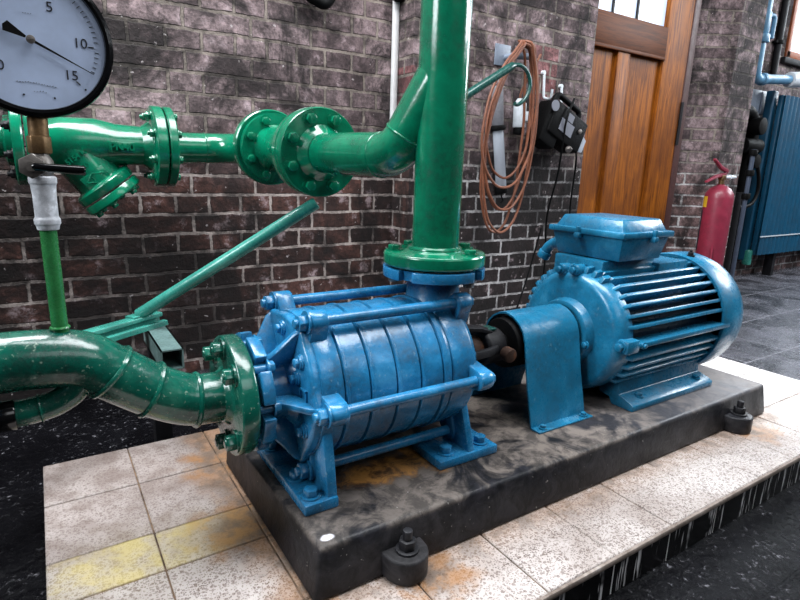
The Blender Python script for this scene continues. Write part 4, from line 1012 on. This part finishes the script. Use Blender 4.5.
# ================================================================== FIRE EXTINGUISHER
EX, EY = 3.185, 1.665
fe = Thing('fire_extinguisher', (EX, EY, ZF), 'red fire extinguisher standing against the brick pier by the door', 'fire extinguisher')
OE = (EX, EY, 0)
g = MB(); g.rev(OE, UP, [(ZF, 0), (ZF, .068), (ZF+.01, .074), (.435, .074), (.462, .070), (.487, .054), (.502, .034), (.507, .020), (.512, .020), (.512, 0)], 48); cy = fe.part('cylinder', g, RED)
g = MB(); g.cyl((EX, EY, .51), (EX, EY, .545), .014, seg=20); g.bb((EX-.016, EY-.014, .535), (EX+.02, EY+.014, .562), .003); vh = fe.part('valve_head', g, BRASS)
g = MB(); g.quadslab([(EX+.03, EY, .556), (EX+.03, EY, .576), (EX-.06, EY, .562), (EX-.155, EY, .528), (EX-.155, EY, .519), (EX-.06, EY, .546)], (0, -1, 0), .018, .002); fe.part('carry_handle', g, RED, vh)
g = MB(); g.quadslab([(EX+.04, EY, .572), (EX+.045, EY, .592), (EX-.03, EY, .612), (EX-.105, EY, .648), (EX-.105, EY, .637), (EX-.03, EY, .592)], (0, -1, 0), .018, .002); fe.part('squeeze_lever', g, RED, vh)
g = MB(); g.cyl((EX+.015, EY, .55), (EX+.06, EY-.01, .551), .010, seg=16); g.cyl((EX+.06, EY-.01, .551), (EX+.105, EY-.02, .553), .014, .006, 16); fe.part('outlet', g, WHITE, vh, label='white outlet nozzle')
g = MB(); g.ring_sector(OE, UP, .073, .0748, .385, .445, PI/2-PI/2-2.25-.15, PI/2-PI/2-2.25+.35, 10); fe.parts('label', g, YELLOW, cy, label='yellow label')
g = MB(); g.ring_sector(OE, UP, .073, .0746, .14, .37, -3.0, -2.25, 10); fe.parts('label', g, INK, cy, label='dark instruction label')
g = MB(); g.tube(catmull([(EX-.072, EY-.045, .17), (EX-.078, EY-.05, .11), (EX-.088, EY-.05, .04), (EX-.09, EY-.05, -.05)], 6), .006, 10); fe.part('hose', g, RED, cy)

# ================================================================== RADIATOR CORNER
rd_ = Thing('radiator', (5.0, 1.96, ZF), 'large blue ribbed panel radiator under the orange-framed window', 'radiator')
b = bmesh.new(); n = 32; x0, x1 = 4.262, 6.2
prev = None; cols = []
for i in range(n*8+1):
    x = x0+(x1-x0)*i/(n*8); y = 1.913-.016*(.5+.5*math.cos(2*PI*i/8))
    cols.append([b.verts.new((x, y, z)) for z in (.015, .05, .16, 1.04, 1.10)])
for p, q in zip(cols, cols[1:]):
    for k in range(4): b.faces.new([p[k], q[k], q[k+1], p[k+1]])
g = MB(); g._merge(b); g.bb((x0, 1.913, .015), (x1, 1.945, 1.10), .006); rp = rd_.part('front_panel', g, RADB)
g = MB(); g.bb((x0, 1.894, .145), (x1, 1.899, .152)); rd_.part('seam', g, WHITE, rp, label='pale dotted weld seam low on the panel')
g = MB(); g.prism([(4.225, 1.955), (4.29, 1.955), (4.29, 2.01), (4.225, 2.01)], 2, -.03, 1.13, .012, 3); rd_.part('end_column', g, RADB)
g = MB(); g.cyl((4.255, 1.955, -.06), (4.255, 1.955, .05), .030, seg=24, bev=.010); rd_.part('foot_cap', g, TEAL)
g = MB(); g.bb((4.31, 1.965, .10), (6.2, 1.99, .16)); g.bb((4.31, 1.965, .98), (6.2, 1.99, 1.04)); rd_.parts('rear_rail', g, DARKM)
for lx in (4.6, 5.6): 
    g = MB(); g.bb((lx, 1.93, ZF), (lx+.04, 1.99, .06)); rd_.part('leg', g, DARKM)
hp_ = Thing('heating_pipe', (4.1, 2.02, 1.18), 'pale blue heating pipe turning from the wall into the radiator valve', 'pipe')
g = MB(); g.tube(bend([(3.775, 1.88, 2.6), (3.785, 1.88, 1.145), (4.26, 1.88, 1.190)], .04, 8), .029, 20); hq = hp_.part('run', g, PIPEB)
g = MB(); g.cyl((3.78, 1.88, 1.40), (3.78, 1.88, 1.52), .036, seg=20, bev=.004); g.cyl((3.783, 1.88, 1.35), (3.783, 1.88, 1.40), .044, seg=20, bev=.008); g.cyl((3.86, 1.88, 1.152), (3.90, 1.88, 1.156), .037, seg=20, bev=.004)
hp_.parts('fitting', g, PIPEB, hq)
g = MB(); g.tube(bend([(3.78, 1.875, 1.50), (3.85, 1.855, 1.51), (3.85, 1.855, 1.38)], .02, 4), .013, 12); hp_.part('drain_branch', g, PIPEB, hq)
g = MB(); g.cyl((4.215, 1.88, 1.186), (4.42, 1.87, 1.206), .048, seg=24, bev=.012); hp_.part('valve_knob', g, WHITE, hq, label='white radiator valve knob')
g = MB(); g.tube([(4.32, 2.03, 2.6), (4.32, 2.03, 1.25), (4.322, 2.03, 1.238)], .021, 16)
dpo = Thing('dark_downpipe', (4.32, 2.05, 1.2), 'dark grey vertical pipe with black clips beside the orange window frame', 'pipe')
dpo.part('run', g, DARKM)
for z in (1.45, 1.74): 
    g = MB(); g.cyl((4.32, 2.03, z-.012), (4.32, 2.03, z+.012), .031, seg=18, bev=.003); g.bb((4.27, 2.02, z-.008), (4.37, 2.05, z+.008), .002); dpo.part('clip', g, BLACK)
g = MB(); g.bb((4.06, 2.02, .98), (4.30, 2.05, 1.13), .006); g.bb((4.19, 2.013, .99), (4.20, 2.021, 1.12)); single('wall_mounted_box', g, GREYM, (4.18, 2.05, .98), 'grey sheet metal box under the pale blue pipe behind the radiator', 'box')
vf = Thing('black_valve', (4.03, 1.96, ZF), 'black valve and pipe fittings in the gap between brick pier and radiator', 'valve')
g = MB(); g.tube(catmull([(3.90, 1.975, .98), (3.97, 1.975, .97), (4.03, 1.97, .92), (4.05, 1.97, .80), (4.05, 1.97, .50), (4.05, 1.97, ZF)], 6), .042, 16); vf.part('pipe', g, BLACK)
g = MB(); g.cyl((4.0, 1.95, .88), (4.0, 1.88, .88), .055, seg=20, bev=.006); g.cyl((3.92, 1.96, .76), (4.13, 1.96, .76), .05, seg=18, bev=.005); g.cyl((4.05, 1.95, .66), (4.05, 1.90, .66), .045, seg=18, bev=.006); vf.part('hand_wheel', g, BLACK)
g = MB(); g.tube(catmull([(4.05, 1.92, .70), (4.12, 1.91, .55), (4.13, 1.91, .44), (4.03, 1.90, .37), (3.82, 1.90, .36)], 6), .012, 12); vf.part('hose', g, BLACK)
cd = Thing('conduit', (3.665, 1.755, ZF), 'thin grey upright pipe running down the pier right of the extinguisher', 'pipe')
g = MB(); g.cyl((3.665, 1.755, ZF), (3.665, 1.755, .72), .013, seg=20); cd.part('run', g, CONDUIT)
for z in (.44, .58, .70):
    g = MB(); g.cyl((3.665, 1.755, z-.018), (3.665, 1.755, z+.018), .024, seg=18, bev=.004); cd.part('clip', g, BLACK)
g = MB(); g.cyl((3.74, 1.84, ZF), (3.74, 1.84, .46), .026, seg=20); single('dark_conduit', g, DARKM, (3.74, 1.84, ZF), 'dark upright pipe just behind the thin grey one in the recess', 'pipe')

# ================================================================== CAMERA
f_px, yaw, pitch, roll = 551.6, D(33.129), D(13.564), D(1.853)
fw = Vector((math.sin(yaw)*math.cos(pitch), math.cos(yaw)*math.cos(pitch), -math.sin(pitch)))
r0 = Vector((math.cos(yaw), -math.sin(yaw), 0)); u0 = r0.cross(fw)
r1 = r0*math.cos(roll)+u0*math.sin(roll); u1 = -r0*math.sin(roll)+u0*math.cos(roll)
cam = bpy.data.cameras.new('camera'); co = bpy.data.objects.new('camera', cam); COL.objects.link(co)
M = Matrix((r1, u1, -fw)).transposed().to_4x4(); M.translation = Vector((0, 0, .55)); co.matrix_world = M
cam.sensor_fit = 'HORIZONTAL'; cam.sensor_width = 36; cam.lens = 36*f_px/800; cam.clip_start = .02; cam.clip_end = 100
scn.camera = co

# ================================================================== LIGHT: daylight through the hall's windows, plus a lamp added for pipe glare
def area(name, loc, target, sx, sy, power, col):
    l = bpy.data.lights.new(name, 'AREA'); l.shape = 'RECTANGLE'; l.size = sx; l.size_y = sy; l.energy = power; l.color = col
    o = bpy.data.objects.new(name, l); COL.objects.link(o); o.location = loc
    o.rotation_euler = (Vector(target)-Vector(loc)).to_track_quat('-Z', 'Y').to_euler(); return o
area('roof_light', (.7, .75, 3.0), (.85, .95, 0), 3.4, 1.1, 190, (.94, .97, 1.0))
area('window_light_left', (-2.4, .7, 2.2), (.3, .95, .35), 1.2, 1.6, 105, (.90, .95, 1.0))
area('window_light_front', (1.4, -2.3, 2.6), (1.2, .9, .2), 2.6, 1.2, 24, (.95, .97, 1.0))
area('window_light_right', (5.4, -.4, 2.5), (1.7, .9, 0), 1.6, 1.4, 150, (.88, .94, 1.0))
area('window_light_far', (6.4, 1.85, 1.9), (2.2, .7, -.1), 1.6, .9, 75, (.85, .93, 1.0))
area('glare_light_back', (-.1, 1.55, 2.3), (-.02, .87, .28), 1.2, .5, 34, (.93, .97, 1.0))  # added lamp without a window, makes the glare on the suction pipe
sl = bpy.data.lights.new('sunbeam', 'SPOT'); sl.energy = 650; sl.spot_size = D(9.5); sl.spot_blend = .35; sl.color = (1, .98, .95); sl.shadow_soft_size = .05
so_ = bpy.data.objects.new('sunbeam', sl); COL.objects.link(so_); so_.location = (5.2, 1.3, 2.6); so_.rotation_euler = (Vector((1.87, .86, -.085))-Vector(so_.location)).to_track_quat('-Z', 'Y').to_euler()
wd = bpy.data.worlds.new('hall'); scn.world = wd; wd.use_nodes = True
bg = wd.node_tree.nodes['Background']; bg.inputs[0].default_value = (.62, .68, .76, 1); bg.inputs[1].default_value = .05

for o in list(scn.objects):
    if o.parent is None: o.location.z += LIFT
scn.view_settings.view_transform = 'Standard'; scn.view_settings.look = 'None'; scn.view_settings.gamma = 1; scn.view_settings.use_curve_mapping = False
scn.view_settings.exposure = 0.0
